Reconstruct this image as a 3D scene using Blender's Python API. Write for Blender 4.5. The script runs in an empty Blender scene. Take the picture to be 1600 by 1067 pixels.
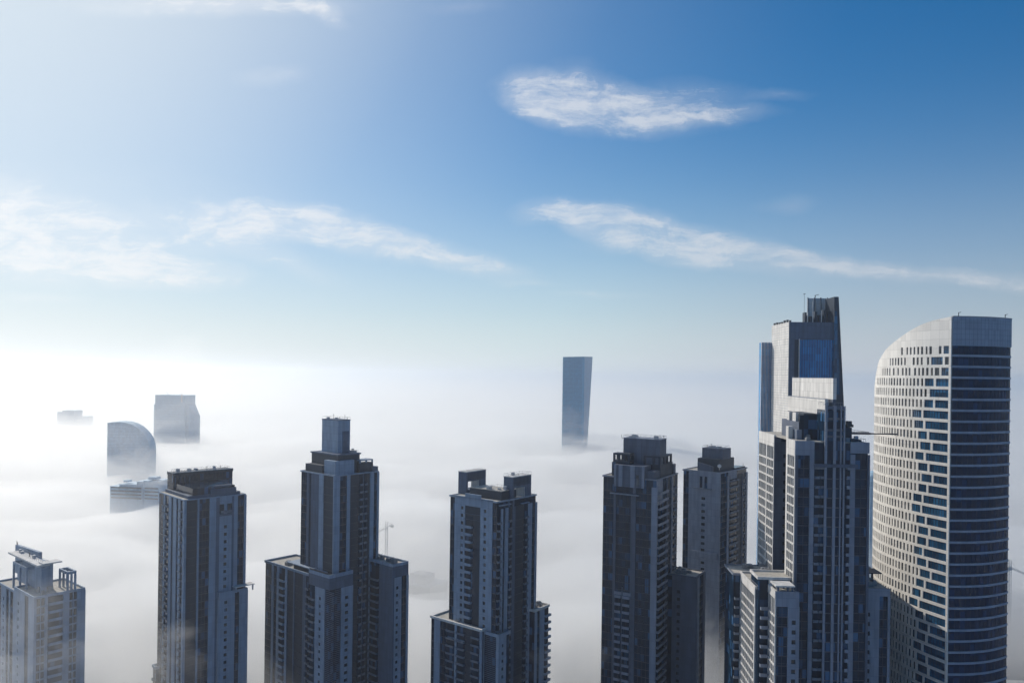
import bpy, bmesh, math, random
from mathutils import Matrix, Vector, noise
rnd = random.Random(7)
sc = bpy.context.scene
COL = sc.collection

# ------------------------------------------------------------------ camera
F = 1200.0            # focal length in pixels of the 1600 px wide photograph
RHO = 0.0135          # the slight roll of the camera
HC = 260.0            # height of the lens above the ground
PX, PY = 800.0, 585.0
cr, sr = math.cos(RHO), math.sin(RHO)
cam = bpy.data.cameras.new('camera')
co = bpy.data.objects.new('camera', cam)
COL.objects.link(co)
sc.camera = co
cam.sensor_width = 36
cam.lens = 27
cam.shift_y = 0.0322
cam.clip_start = 1
cam.clip_end = 120000
co.matrix_world = Matrix(((cr, -sr, 0, 0), (0, 0, -1, 0), (sr, cr, 0, HC), (0, 0, 0, 1)))

# ------------------------------------------------------------------ light
SUN_AZ, SUN_EL = math.radians(45), math.radians(33)
SUN = Vector((-math.sin(SUN_AZ) * math.cos(SUN_EL), math.cos(SUN_AZ) * math.cos(SUN_EL), math.sin(SUN_EL)))
sl = bpy.data.lights.new('sun', 'SUN')
sl.energy = 3.6
sl.angle = math.radians(0.5)
sl.color = (1.0, 0.93, 0.83)
so = bpy.data.objects.new('sun', sl)
COL.objects.link(so)
so.rotation_euler = SUN.to_track_quat('Z', 'Y').to_euler()
sc.view_settings.view_transform = 'Standard'
sc.view_settings.look = 'None'
sc.view_settings.exposure = 0.0
sc.view_settings.gamma = 1.0
cy = sc.cycles
cy.volume_bounces = 6
cy.max_bounces = 8
cy.transparent_max_bounces = 32
cy.use_denoising = True
cy.sample_clamp_indirect = 4.0

# ------------------------------------------------------------------ sky
W = bpy.data.worlds.new('World')
sc.world = W
W.use_nodes = True
wt = W.node_tree
N = wt.nodes
L = wt.links


def wn(t, **k):
    n = N.new(t)
    for a, b in k.items():
        setattr(n, a, b)
    return n


def wmath(op, a, b=None, clamp=False):
    n = wn('ShaderNodeMath', operation=op)
    n.use_clamp = clamp
    for i, v in enumerate((a, b)):
        if v is None:
            continue
        if isinstance(v, (int, float)):
            n.inputs[i].default_value = v
        else:
            L.new(v, n.inputs[i])
    return n.outputs[0]


def wramp(fac, stops, grey=False):
    n = wn('ShaderNodeValToRGB')
    e = n.color_ramp.elements
    n.color_ramp.interpolation = 'B_SPLINE' if grey else 'LINEAR'
    while len(e) < len(stops):
        e.new(0.5)
    for el, (p, c) in zip(e, stops):
        el.position = p
        el.color = (c, c, c, 1) if isinstance(c, (int, float)) else (*c, 1)
    L.new(fac, n.inputs[0])
    return n.outputs[0]


def wmix(f, a, b, bt='MIX'):
    n = wn('ShaderNodeMix', data_type='RGBA', blend_type=bt)
    for s, v in ((n.inputs[0], f), (n.inputs[6], a), (n.inputs[7], b)):
        if isinstance(v, (int, float)):
            s.default_value = v
        elif isinstance(v, tuple):
            s.default_value = (*v, 1)
        else:
            L.new(v, s)
    return n.outputs[2]


bg = N['Background']
bg.inputs[1].default_value = 0.1
sky = wn('ShaderNodeTexSky', sky_type='NISHITA', sun_disc=False)
sky.sun_elevation = SUN_EL
sky.sun_rotation = -SUN_AZ
sky.altitude = 250
sky.air_density = 1.2
sky.dust_density = 0.3
sky.ozone_density = 4.0
tc = wn('ShaderNodeTexCoord')
DIR = tc.outputs['Generated']
sep = wn('ShaderNodeSeparateXYZ')
L.new(DIR, sep.inputs[0])
dt = wn('ShaderNodeVectorMath', operation='DOT_PRODUCT')
L.new(DIR, dt.inputs[0])
dt.inputs[1].default_value = SUN
COSG = dt.outputs['Value']
# the clean blue of the upper sky, from the Sky Texture, deepened as the photograph's
blue = wmix(1.0, sky.outputs[0], (0.035, 0.54, 0.85), 'MULTIPLY')
# aureole of the sun
glow = wramp(wmath('MAXIMUM', COSG, 0.0), [(0.0, 0.0), (0.5, 0.0), (0.70, 0.08), (0.82, 0.27), (0.90, 0.60), (0.97, 0.85), (1.0, 0.95)], True)
c1 = wmix(glow, blue, (7.6, 8.2, 8.5))
# pale air near the horizon, brighter towards the sun
hz = wramp(wmath('MAXIMUM', sep.outputs[2], 0.0), [(0.0, 1.0), (0.03, 0.93), (0.08, 0.70), (0.15, 0.40), (0.24, 0.13), (0.34, 0.03), (0.46, 0.0)], True)
HALF = wmath('MULTIPLY', wmath('ADD', COSG, 1.0), 0.5)
hc = wramp(HALF, [(0.0, (1.2, 1.9, 3.2)), (0.40, (1.8, 2.7, 4.2)), (0.56, (5.0, 5.3, 5.8)), (0.675, (5.8, 6.1, 6.6)), (0.8, (7.1, 7.9, 8.1)), (0.925, (8.1, 8.4, 8.5)), (1.0, (8.6, 8.7, 8.7))])
c2 = wmix(hz, c1, hc)
# cirrus: tapered streaks placed by direction, torn by stretched noise
ysafe = wmath('MAXIMUM', sep.outputs[1], 0.05)
gx = wmath('DIVIDE', sep.outputs[0], ysafe)
gz = wmath('DIVIDE', sep.outputs[2], ysafe)
comb = wn('ShaderNodeCombineXYZ')
L.new(gx, comb.inputs[0])
L.new(gz, comb.inputs[1])
P0 = comb.outputs[0]
wn1 = wn('ShaderNodeTexNoise')
wn1.inputs['Scale'].default_value = 8
wn1.inputs['Detail'].default_value = 9
wn1.inputs['Roughness'].default_value = 0.62
L.new(P0, wn1.inputs['Vector'])
vs = wn('ShaderNodeVectorMath', operation='MULTIPLY_ADD')
L.new(wn1.outputs['Color'], vs.inputs[0])
vs.inputs[1].default_value = (0.09, 0.035, 0)
L.new(P0, vs.inputs[2])
vs2 = wn('ShaderNodeVectorMath', operation='SUBTRACT')
L.new(vs.outputs[0], vs2.inputs[0])
vs2.inputs[1].default_value = (0.045, 0.0175, 0)
PW = vs2.outputs[0]
CL = [  # px, py, half length, half height, tilt (deg, down to the right), weight
    (845, 150, 72, 34, 14, 1.25), (925, 162, 130, 40, 6, 1.15), (1030, 168, 140, 36, -2, .7), (1100, 182, 110, 14, -4, .6),
    (885, 120, 50, 22, -14, .35), (850, 328, 44, 18, -10, .75), (930, 350, 70, 24, 16, 1.0), (1010, 366, 130, 34, 12, 1.25), (1130, 388, 160, 25, 13, 1.1),
    (1280, 412, 170, 15, 9, .95), (1420, 428, 170, 12, 5, .75), (1560, 440, 110, 13, 6, .95), (1060, 402, 150, 14, 6, .45),
    (50, 372, 170, 58, 8, 1.7), (10, 330, 90, 60, 0, .6), (238, 422, 130, 24, 3, 1.75), (100, 396, 110, 26, 0, 1.0), (232, 377, 30, 12, 0, .7),
    (440, 348, 125, 28, 2, 1.5), (560, 374, 140, 24, 12, 1.3), (690, 400, 130, 20, 13, .8), (760, 424, 90, 16, 8, .45),
    (445, 412, 90, 18, 18, .55), (310, 365, 150, 45, 0, .5), (330, 6, 200, 18, 0, 1.0), (505, 18, 50, 15, 20, .7), (425, 118, 55, 14, -14, .45),
    (1215, 148, 50, 10, -4, .4), (1228, 322, 45, 13, -4, .35), (60, 465, 70, 8, 0, .5), (820, 445, 60, 5, 0, .4), (940, 462, 80, 6, 2, .35),
    (200, 330, 330, 60, 4, .28), (730, 12, 60, 10, 0, .25), (0, 290, 60, 16, 0, .5)]
total = None
for px, py, a, b, tilt, wgt in CL:
    u, v = (px - PX) / F, (PY - py) / F
    gxx, gzz = u * cr - v * sr, u * sr + v * cr
    mp = wn('ShaderNodeMapping', vector_type='TEXTURE')
    mp.inputs['Location'].default_value = (gxx, gzz, 0)
    mp.inputs['Rotation'].default_value = (0, 0, -math.radians(tilt))
    mp.inputs['Scale'].default_value = (a / F * 1.3, b / F * 1.4, 1)
    L.new(PW, mp.inputs['Vector'])
    gr = wn('ShaderNodeTexGradient', gradient_type='SPHERICAL')
    L.new(mp.outputs[0], gr.inputs[0])
    m = wmath('MULTIPLY', gr.outputs['Fac'], wgt)
    total = m if total is None else wmath('ADD', total, m)
mp = wn('ShaderNodeMapping')
mp.inputs['Scale'].default_value = (11, 60, 1)
mp.inputs['Rotation'].default_value = (0, 0, math.radians(9))
L.new(PW, mp.inputs['Vector'])
nz = wn('ShaderNodeTexNoise')
nz.inputs['Scale'].default_value = 1.0
nz.inputs['Detail'].default_value = 8
nz.inputs['Roughness'].default_value = 0.7
L.new(mp.outputs[0], nz.inputs['Vector'])
tear = wramp(nz.outputs['Fac'], [(0.0, 0.0), (0.32, 0.06), (0.5, 0.5), (0.68, 1.0), (1.0, 1.2)])
mp2 = wn('ShaderNodeMapping')
mp2.inputs['Scale'].default_value = (16, 34, 1)
mp2.inputs['Rotation'].default_value = (0, 0, math.radians(-32))
L.new(PW, mp2.inputs['Vector'])
nz2 = wn('ShaderNodeTexNoise')
nz2.inputs['Scale'].default_value = 1.0
nz2.inputs['Detail'].default_value = 9
nz2.inputs['Roughness'].default_value = 0.68
nz2.inputs['Distortion'].default_value = 0.6
L.new(mp2.outputs[0], nz2.inputs['Vector'])
nsum = wmath('ADD', wmath('MULTIPLY', nz.outputs['Fac'], 2.6), wmath('MULTIPLY', nz2.outputs['Fac'], 2.4))
tcap = wmath('MINIMUM', total, 1.0)
v0 = wmath('ADD', wmath('MULTIPLY', tcap, 0.95), wmath('SUBTRACT', nsum, 2.80))
edge = wramp(tcap, [(0.0, 0.0), (0.1, 0.22), (0.3, 0.62), (0.55, 0.9), (1.0, 1.0)])
cov = wmath('MULTIPLY', wramp(v0, [(0.0, 0.0), (0.15, 0.12), (0.45, 0.36), (0.8, 0.58), (1.0, 0.68)]), edge)
# thin veil around the streaks
veil = wmath('MULTIPLY', wramp(total, [(0.0, 0.0), (0.2, 0.12), (0.6, 0.42), (1.0, 0.62)]), nz2.outputs['Fac'])
cov = wmath('MAXIMUM', cov, veil)
front = wmath('GREATER_THAN', sep.outputs[1], 0.06)
cov = wmath('MULTIPLY', cov, front)
ccol = wramp(wmath('MAXIMUM', COSG, 0.0), [(0.0, (5.6, 6.0, 6.6)), (0.4, (6.6, 6.9, 7.4)), (0.75, (8.4, 8.5, 8.7)), (1.0, (10.3, 10.2, 10.2))])
c3 = wmix(cov, c2, ccol)
L.new(c3, bg.inputs[0])


# ------------------------------------------------------------------ materials
def base_mat(name):
    m = bpy.data.materials.new(name)
    m.use_nodes = True
    return m, m.node_tree, m.node_tree.nodes['Principled BSDF']


def solid(name, col, rough=0.8, var=0.2, scale=0.08, metal=0.0, joint=0.28):
    """paint, render or concrete with rain streaks and patchiness"""
    m, t, b = base_mat(name)
    tc = t.nodes.new('ShaderNodeTexCoord')
    mp = t.nodes.new('ShaderNodeMapping')
    mp.inputs['Scale'].default_value = (1.0, 1.0, 0.12)
    t.links.new(tc.outputs['Object'], mp.inputs[0])
    n = t.nodes.new('ShaderNodeTexNoise')
    n.inputs['Scale'].default_value = scale * 8
    n.inputs['Detail'].default_value = 6
    t.links.new(mp.outputs[0], n.inputs['Vector'])
    r = t.nodes.new('ShaderNodeValToRGB')
    r.color_ramp.elements[0].position = 0.25
    r.color_ramp.elements[1].position = 0.75
    r.color_ramp.elements[0].color = (*[c * (1 - var) for c in col], 1)
    r.color_ramp.elements[1].color = (*[min(1, c * (1 + var)) for c in col], 1)
    t.links.new(n.outputs['Fac'], r.inputs[0])
    sp = t.nodes.new('ShaderNodeSeparateXYZ')
    t.links.new(tc.outputs['Object'], sp.inputs[0])

    def mt(op, a, v):
        q = t.nodes.new('ShaderNodeMath')
        q.operation = op
        for i_, x_ in enumerate((a, v)):
            if isinstance(x_, (int, float)):
                q.inputs[i_].default_value = x_
            elif x_ is not None:
                t.links.new(x_, q.inputs[i_])
        return q.outputs[0]
    jz = mt('LESS_THAN', mt('FRACT', mt('DIVIDE', sp.outputs[2], 3.4), None), .035)
    jh = mt('LESS_THAN', mt('FRACT', mt('DIVIDE', mt('ADD', sp.outputs[0], sp.outputs[1]), 2.3), None), .03)
    wz = t.nodes.new('ShaderNodeTexWhiteNoise')
    wz.noise_dimensions = '2D'
    cv = t.nodes.new('ShaderNodeCombineXYZ')
    t.links.new(mt('FLOOR', mt('DIVIDE', sp.outputs[2], 3.4), None), cv.inputs[0])
    t.links.new(mt('FLOOR', mt('DIVIDE', mt('ADD', sp.outputs[0], sp.outputs[1]), 2.3), None), cv.inputs[1])
    t.links.new(cv.outputs[0], wz.inputs['Vector'])
    k = mt('SUBTRACT', mt('ADD', mt('MULTIPLY', wz.outputs['Value'], joint * .55), 1.0 - joint * .275), mt('MULTIPLY', mt('MAXIMUM', jz, jh), joint))
    vm = t.nodes.new('ShaderNodeVectorMath')
    vm.operation = 'SCALE'
    t.links.new(r.outputs[0], vm.inputs[0])
    t.links.new(k, vm.inputs['Scale'])
    t.links.new(vm.outputs[0], b.inputs['Base Color'])
    b.inputs['Roughness'].default_value = rough
    b.inputs['Metallic'].default_value = metal
    return m


def glass(name, ca, cb, rough=0.12, sx=1.6, sz=3.4, spec=0.5, hi=3.4):
    """curtain wall glass: each pane a slightly different tint, some with blinds"""
    m, t, b = base_mat(name)
    tc = t.nodes.new('ShaderNodeTexCoord')
    sp = t.nodes.new('ShaderNodeSeparateXYZ')
    t.links.new(tc.outputs['Object'], sp.inputs[0])

    def mt(op, a, v):
        n = t.nodes.new('ShaderNodeMath')
        n.operation = op
        for i, q in enumerate((a, v)):
            if q is None:
                continue
            if isinstance(q, (int, float)):
                n.inputs[i].default_value = q
            else:
                t.links.new(q, n.inputs[i])
        return n.outputs[0]
    h = mt('FLOOR', mt('DIVIDE', mt('ADD', sp.outputs[0], mt('MULTIPLY', sp.outputs[1], 1.013)), sx), None)
    z = mt('FLOOR', mt('DIVIDE', sp.outputs[2], sz), None)
    cb_ = t.nodes.new('ShaderNodeCombineXYZ')
    t.links.new(h, cb_.inputs[0])
    t.links.new(z, cb_.inputs[1])
    wnz = t.nodes.new('ShaderNodeTexWhiteNoise')
    wnz.noise_dimensions = '2D'
    t.links.new(cb_.outputs[0], wnz.inputs['Vector'])
    r = t.nodes.new('ShaderNodeValToRGB')
    e = r.color_ramp.elements
    e[0].position = 0.0
    e[0].color = (*ca, 1)
    e[1].position = 0.82
    e[1].color = (*cb, 1)
    q = e.new(0.985)
    q.color = (*[min(1, c * hi + (0.02 if hi > 2 else 0)) for c in cb], 1)
    t.links.new(wnz.outputs['Value'], r.inputs[0])
    t.links.new(r.outputs[0], b.inputs['Base Color'])
    b.inputs['Roughness'].default_value = rough
    b.inputs['Specular IOR Level'].default_value = spec
    return m


M = dict(
    wall=solid('pale_render', (0.25, 0.32, 0.41)),
    wall_grey=solid('warm_grey_render', (0.22, 0.25, 0.31)),
    wall_grey_dim=solid('dark_grey_render', (0.085, 0.105, 0.15)),
    wall_dim=solid('grey_render', (0.08, 0.115, 0.175)),
    dark=solid('charcoal_cladding', (0.012, 0.026, 0.05), 0.6),
    light=solid('white_render', (0.62, 0.60, 0.57)),  # also stands in for sunlight on tower 7 and mist on the cranes
    roof=solid('roof_screed', (0.42, 0.39, 0.34), 0.9, 0.25, 0.1),
    slab=solid('floor_edge', (0.09, 0.11, 0.14)),
    slab_dim=solid('thin_floor_edge', (0.035, 0.05, 0.075), 0.5),
    glass=glass('dark_blue_glass', (0.003, 0.012, 0.030), (0.007, 0.030, 0.065), 0.12, 1.6, 3.4, .18),
    pane=glass('window_glass', (0.006, 0.009, 0.015), (0.02, 0.03, 0.045), 0.1),
    rail=solid('balcony_panel', (0.14, 0.17, 0.215)),
    blue=glass('sky_tinted_glass', (0.004, 0.15, 0.38), (0.006, 0.22, 0.50), 0.15, 1.4, 3.8, .5, 1.2),  # blue of the mirrored sky put into the base colour
    navy=glass('navy_glass', (0.001, 0.012, 0.040), (0.003, 0.020, 0.060), 0.1, 2.2, 4.06, .14, 1.8),
    ribbon=glass('ribbon_glass', (0.006, 0.035, 0.08), (0.018, 0.095, 0.19), 0.1, 1.35, 3.93, .5, 1.5),
    tealline=solid('teal_spandrel', (0.03, 0.30, 0.50), 0.4, .05),
    teal=glass('teal_glass', (0.012, 0.22, 0.40), (0.014, 0.25, 0.44), 0.3, 3, 4, .5, 1.1),
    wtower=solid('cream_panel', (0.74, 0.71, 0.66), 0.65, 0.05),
    wshade=solid('shaded_cream_panel', (0.22, 0.275, 0.36), 0.5, 0.06),  # same cream panel, with the shade of its side put into the colour
    pale_metal=solid('pale_metal', (0.40, 0.42, 0.45), 0.6),
    metal=solid('grey_metal', (0.25, 0.26, 0.28), 0.5, 0.1, 0.1, 0.4),
    steel=solid('dark_steel', (0.05, 0.05, 0.055), 0.5),
    far=solid('hazed_far_cladding', (0.34, 0.50, 0.62), 0.5, .05),  # haze of distance put into this pale colour and the next
    farlight=solid('hazed_far_light_cladding', (0.42, 0.57, 0.68), 0.6, .05),
    ground=solid('city_ground', (0.06, 0.055, 0.05), 0.95, 0.4, 0.001, 0, 0),
)


# ------------------------------------------------------------------ mesh helpers
class MB:
    def __init__(s):
        s.v, s.f = [], []

    def box(s, x0, x1, y0, y1, z0, z1):
        x0, x1 = min(x0, x1), max(x0, x1)
        y0, y1 = min(y0, y1), max(y0, y1)
        z0, z1 = min(z0, z1), max(z0, z1)
        k = len(s.v)
        s.v += [(x, y, z) for x in (x0, x1) for y in (y0, y1) for z in (z0, z1)]
        s.f += [tuple(k + i for i in q) for q in ((0, 1, 3, 2), (4, 6, 7, 5), (0, 4, 5, 1), (2, 3, 7, 6), (0, 2, 6, 4), (1, 5, 7, 3))]
        return s

    def prism(s, poly, z0, z1, poly1=None):
        """poly counter-clockwise; z0/z1 numbers or lists; poly1 an optional top outline"""
        n = len(poly)
        k = len(s.v)
        z0 = [z0] * n if isinstance(z0, (int, float)) else z0
        z1 = [z1] * n if isinstance(z1, (int, float)) else z1
        s.v += [(p[0], p[1], z) for p, z in zip(poly, z0)] + [(p[0], p[1], z) for p, z in zip(poly1 or poly, z1)]
        for i in range(n):
            j = (i + 1) % n
            s.f.append((k + i, k + j, k + n + j, k + n + i))
        s.f.append(tuple(k + i for i in reversed(range(n))))
        s.f.append(tuple(k + n + i for i in range(n)))
        return s

    def hexa(s, c):
        k = len(s.v)
        s.v += [tuple(p) for p in c]
        s.f += [tuple(k + i for i in q) for q in ((0, 3, 2, 1), (4, 5, 6, 7), (0, 1, 5, 4), (1, 2, 6, 5), (2, 3, 7, 6), (3, 0, 4, 7))]
        return s

    def bar(s, a, b, r, n=4):
        a, b = Vector(a), Vector(b)
        d = (b - a).normalized()
        q = d.orthogonal().normalized()
        w = d.cross(q)
        k = len(s.v)
        for p in (a, b):
            for i in range(n):
                t = 2 * math.pi * (i + .5) / n
                s.v.append(tuple(p + (q * math.cos(t) + w * math.sin(t)) * r))
        for i in range(n):
            j = (i + 1) % n
            s.f.append((k + i, k + j, k + n + j, k + n + i))
        s.f.append(tuple(k + i for i in reversed(range(n))))
        s.f.append(tuple(k + n + i for i in range(n)))
        return s

    def build(s, name, m, parent=None, smooth=False):
        me = bpy.data.meshes.new(name)
        me.from_pydata(s.v, [], s.f)
        me.materials.append(m)
        if smooth:
            me.polygons.foreach_set('use_smooth', [True] * len(me.polygons))
        me.update()
        o = bpy.data.objects.new(name, me)
        COL.objects.link(o)
        if parent:
            o.parent = parent
        return o


def tag(o, label=None, cat=None, group=None, kind=None):
    for k, v in (('label', label), ('category', cat), ('group', group), ('kind', kind)):
        if v:
            o[k] = v
    return o


def ray(px, py):
    u, v = (px - PX) / F, (PY - py) / F
    return u * cr - v * sr, u * sr + v * cr


def empty(name, x, y, z, rz, label, cat, group=None):
    o = bpy.data.objects.new(name, None)
    o.location = (x, y, z)
    o.rotation_euler = (0, 0, rz)
    COL.objects.link(o)
    return tag(o, label, cat, group)


FH = 3.4     # storey height
ZB = 96.0    # storeys below this are drowned in the fog: plain core only


class Tower:
    def __init__(s, name, label, cat, px, py, D, phi, group=None, fh=FH):
        tx, tz = ray(px, py)
        s.P = (tx * D, D)
        s.phi = math.radians(phi)
        s.e = (math.cos(s.phi), math.sin(s.phi))
        s.root = empty(name, s.P[0], D, 0, s.phi, label, cat, group)
        s.parts, s.singles, s.fh = {}, {}, fh

    def F(s, px, py, y0=0.0):
        """where the sight line through a photo point meets the local plane y = y0: (x, z)"""
        tx, tz = ray(px, py)
        ex, ey = s.e
        # P + x*e + y0*f = k*(tx, 1), f = (-ey, ex)
        ax, ay = s.P[0] - ey * y0, s.P[1] + ex * y0
        x = (tx * ay - ax) / (ex - tx * ey)
        k = ay + x * ey
        return x, HC + tz * k

    def R(s, px, py, x0=0.0):
        """same for the local plane x = x0: (y, z)"""
        tx, tz = ray(px, py)
        ex, ey = s.e
        ax, ay = s.P[0] + ex * x0, s.P[1] + ey * x0
        y = (tx * ay - ax) / (-ey - tx * ex)
        k = ay + y * ex
        return y, HC + tz * k

    def mb(s, part, mat):
        return s.one(part, mat)

    def one(s, part, mat):
        m = MB()
        s.singles.setdefault((part, mat), []).append(m)
        return m

    # face coordinates -> local box.  face = ('F', y0) | ('R', x0) | ('L', x0)
    def fb(s, m, face, a, b, n0, n1, z0, z1):
        k, c = face
        if k == 'F':
            m.box(a, b, c - n1, c - n0, z0, z1)
        elif k == 'R':
            m.box(c + n0, c + n1, a, b, z0, z1)
        else:
            m.box(c - n1, c - n0, a, b, z0, z1)

    def block(s, x0, x1, y0, y1, z1, z0=0.0, mat='glass', part='curtain_wall'):
        s.mb(part, mat).box(x0, x1, y0, y1, z0, z1)

    def rims(s, x0, x1, y0, y1, z, h=1.1, w=0.5, mat='wall', part='parapet', roofmat='roof'):
        s.mb('roof', roofmat).box(x0 - .3, x1 + .3, y0 - .3, y1 + .3, z, z + .35)
        m = s.mb(part, mat)
        o = .45
        m.box(x0 - o, x1 + o, y0 - o, y0 - o + w, z + .05, z + h)
        m.box(x0 - o, x1 + o, y1 + o - w, y1 + o, z + .05, z + h)
        m.box(x0 - o, x0 - o + w, y0 - o + w, y1 + o - w, z + .05, z + h)
        m.box(x1 + o - w, x1 + o, y0 - o + w, y1 + o - w, z + .05, z + h)

    def clutter(s, x0, x1, y0, y1, z, n=6, part='roof_unit'):
        for i in range(n):
            w, d, h = rnd.uniform(1, 2.6), rnd.uniform(1, 2.6), rnd.uniform(.8, 2.2)
            cx, cy_ = rnd.uniform(x0 + 2, x1 - 2), rnd.uniform(y0 + 2, y1 - 2)
            m = s.one(part, 'metal')
            m.box(cx - w / 2, cx + w / 2, cy_ - d / 2, cy_ + d / 2, z + .3, z + .3 + h)
            m.box(cx - w / 3, cx + w / 3, cy_ - d / 3, cy_ + d / 3, z + .3 + h, z + .5 + h)

    def floors(s, z0, z1):
        k = math.ceil(z0 / s.fh)
        while (k + 1) * s.fh <= z1 + .01:
            yield k * s.fh
            k += 1

    def strip(s, face, kind, a, b, zt, zb=ZB, ea=0.0, eb=0.0, wall='wall'):
        if b < a:
            a, b, ea, eb = b, a, eb, ea
        w = b - a
        fh = s.fh
        if kind in 'wW':
            s.fb(s.mb('wall', wall if kind == 'w' else 'wall_dim'), face, a - ea, b + eb, -.3, .45, zb, zt)
        elif kind in 'gG':     # glass with floor edges and mullions (G: strong pale floor edges)
            m = s.mb('facade_grid', 'slab_dim' if kind == 'g' else 'slab')
            q = .14 if kind == 'g' else .3
            for z in s.floors(zb, zt):
                s.fb(m, face, a, b, -.1, q, z, z + .34)
                if kind == 'g':
                    s.fb(m, face, a, b, -.1, .08, z + 1.0, z + 1.07)
            n = max(1, round(w / 1.7))
            for i in range(n + 1):
                c = a + w * i / n
                s.fb(m, face, c - .06, c + .06, -.1, .11, zb, zt)
        elif kind in 'dD':     # wall with a column of punched windows
            ww = min(1.5 if kind == 'd' else 2.2, w * .5)
            c = (a + b) / 2
            m = s.mb('wall', wall)
            s.fb(m, face, a - ea, c - ww / 2, -.3, .45, zb, zt)
            s.fb(m, face, c + ww / 2, b + eb, -.3, .45, zb, zt)
            prev = zb
            for z in s.floors(zb, zt - 2):
                s.fb(m, face, c - ww / 2, c + ww / 2, -.3, .445, prev, z + 1.1)
                s.fb(s.one('window', 'pane'), face, c - ww / 2, c + ww / 2, 0, .06, z + 1.1, z + 2.6)
                prev = z + 2.6
            s.fb(m, face, c - ww / 2, c + ww / 2, -.3, .445, prev, zt)
        elif kind in 'bB':     # balconies, b one per storey, B deeper with pale solid fronts
            dp = 1.1 if kind == 'b' else 1.5
            for z in s.floors(zb, zt):
                m = s.one('balcony', 'rail' if kind == 'b' else 'wall')
                s.fb(m, face, a + .1, b - .1, 0, dp, z, z + .22)
                s.fb(m, face, a + .1, b - .1, dp - .12, dp, z + .22, z + (1.0 if kind == 'b' else 1.25))
                s.fb(m, face, a + .1, a + .22, 0, dp - .12, z + .22, z + 1.0)
                s.fb(m, face, b - .22, b - .1, 0, dp - .12, z + .22, z + 1.0)
        elif kind == 'l':      # louvred panel
            m = s.mb('louvre', 'wall_dim')
            z = zb
            while z < zt - .3:
                s.fb(m, face, a, b, -.1, .2, z, z + .28)
                z += .85
        elif kind == 'k':      # recessed dark bay
            s.fb(s.mb('recess', 'dark'), face, a, b, -.2, .05, zb, zt)
            m = s.mb('facade_grid', 'slab_dim')
            s.fb(m, face, a, a + .08, -.1, .15, zb, zt)
            for z in s.floors(zb, zt):
                s.fb(m, face, a, b, -.1, .2, z, z + .3)
        elif kind == 'h':      # pairs of window openings framed by wall (grid)
            m = s.mb('wall', wall)
            n = max(1, round(w / 2.2))
            p = w / n
            for z in s.floors(zb, zt):
                s.fb(m, face, a - ea, b + eb, -.3, .4, z - .2, z + .45)
                for i in range(n):
                    s.fb(s.one('window', 'pane'), face, a + p * i + .15, a + p * (i + 1) - .15, 0, .05, z + .45, z + fh - .2)
            for i in range(n + 1):
                c = a + p * i
                s.fb(m, face, c - .16, c + .16, -.3, .39, zb, zt)

    def face(s, kind, c0, pyref, zt, spec, zb=ZB, wall='wall', ext=(0.45, 0.45)):
        """spec: 'px k px k px' boundaries in photo pixels at row pyref, strip kinds between"""
        t = spec.split()
        fn = s.F if kind == 'F' else s.R
        ps = [fn(float(q), pyref, c0)[0] for q in t[::2]]
        ks = t[1::2]
        for i, k in enumerate(ks):
            s.strip((kind, c0), k, ps[i], ps[i + 1], zt, zb, ext[0] if i == 0 else 0, ext[1] if i == len(ks) - 1 else 0, wall)

    SUB = dict(roof_unit='roof', aerial='crown', crown_rim='crown', crown_joint='crown', crown_panel='crown', fin_cap='roof_fin', fin_slat='roof_fin',
               fin_jamb='roof_fin', terrace_post='terrace_slab', crown_wall_edge='crown_wall', penthouse_pier='penthouse', penthouse_door='penthouse',
               roof_prop='plant_room', plant_room_front='plant_room', screen_post='roof_screen', window_fin='window_field')

    def done(s, grey=False):
        if grey:
            s.singles = {(p_, {'wall': 'wall_grey', 'wall_dim': 'wall_grey_dim'}.get(m_, m_)): v for (p_, m_), v in s.singles.items()}
        made = {}
        tot = {}
        for (part, mat), ms in s.singles.items():
            tot[part] = tot.get(part, 0) + len(ms)
        for (part, mat), ms in s.singles.items():
            ms = [m for m in ms if m.v]
            ms.sort(key=lambda m: -max(v[2] for v in m.v))
            cap = len(ms) if tot[part] <= 100 else int(100 * len(ms) / tot[part])
            for m in ms[:cap]:
                made.setdefault(part, []).append(m.build(part, M[mat], s.root))
            rest = ms[cap:]
            if rest:
                r = MB()
                for m in rest:
                    k = len(r.v)
                    r.v += m.v
                    r.f += [tuple(k + i for i in f) for f in m.f]
                r.build(part, M[mat], s.root)['kind'] = 'stuff'
        ctr = lambda o: Vector([sum(c[i] for c in o.bound_box) / 8 for i in range(3)])
        for ch, pa in s.SUB.items():
            for o in made.get(ch, []):
                c = made.get(pa)
                if c:
                    a = ctr(o)
                    o.parent = min(c, key=lambda q: (ctr(q) - a).length)
        return s.root


GRP = 'dark glass apartment towers rising through the fog'

# ------------------------------------------------------------------ ground
g = MB().box(-42000, 42000, -3000, 62000, -2, 0).build('ground', M['ground'])
g['kind'] = 'structure'


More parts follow.
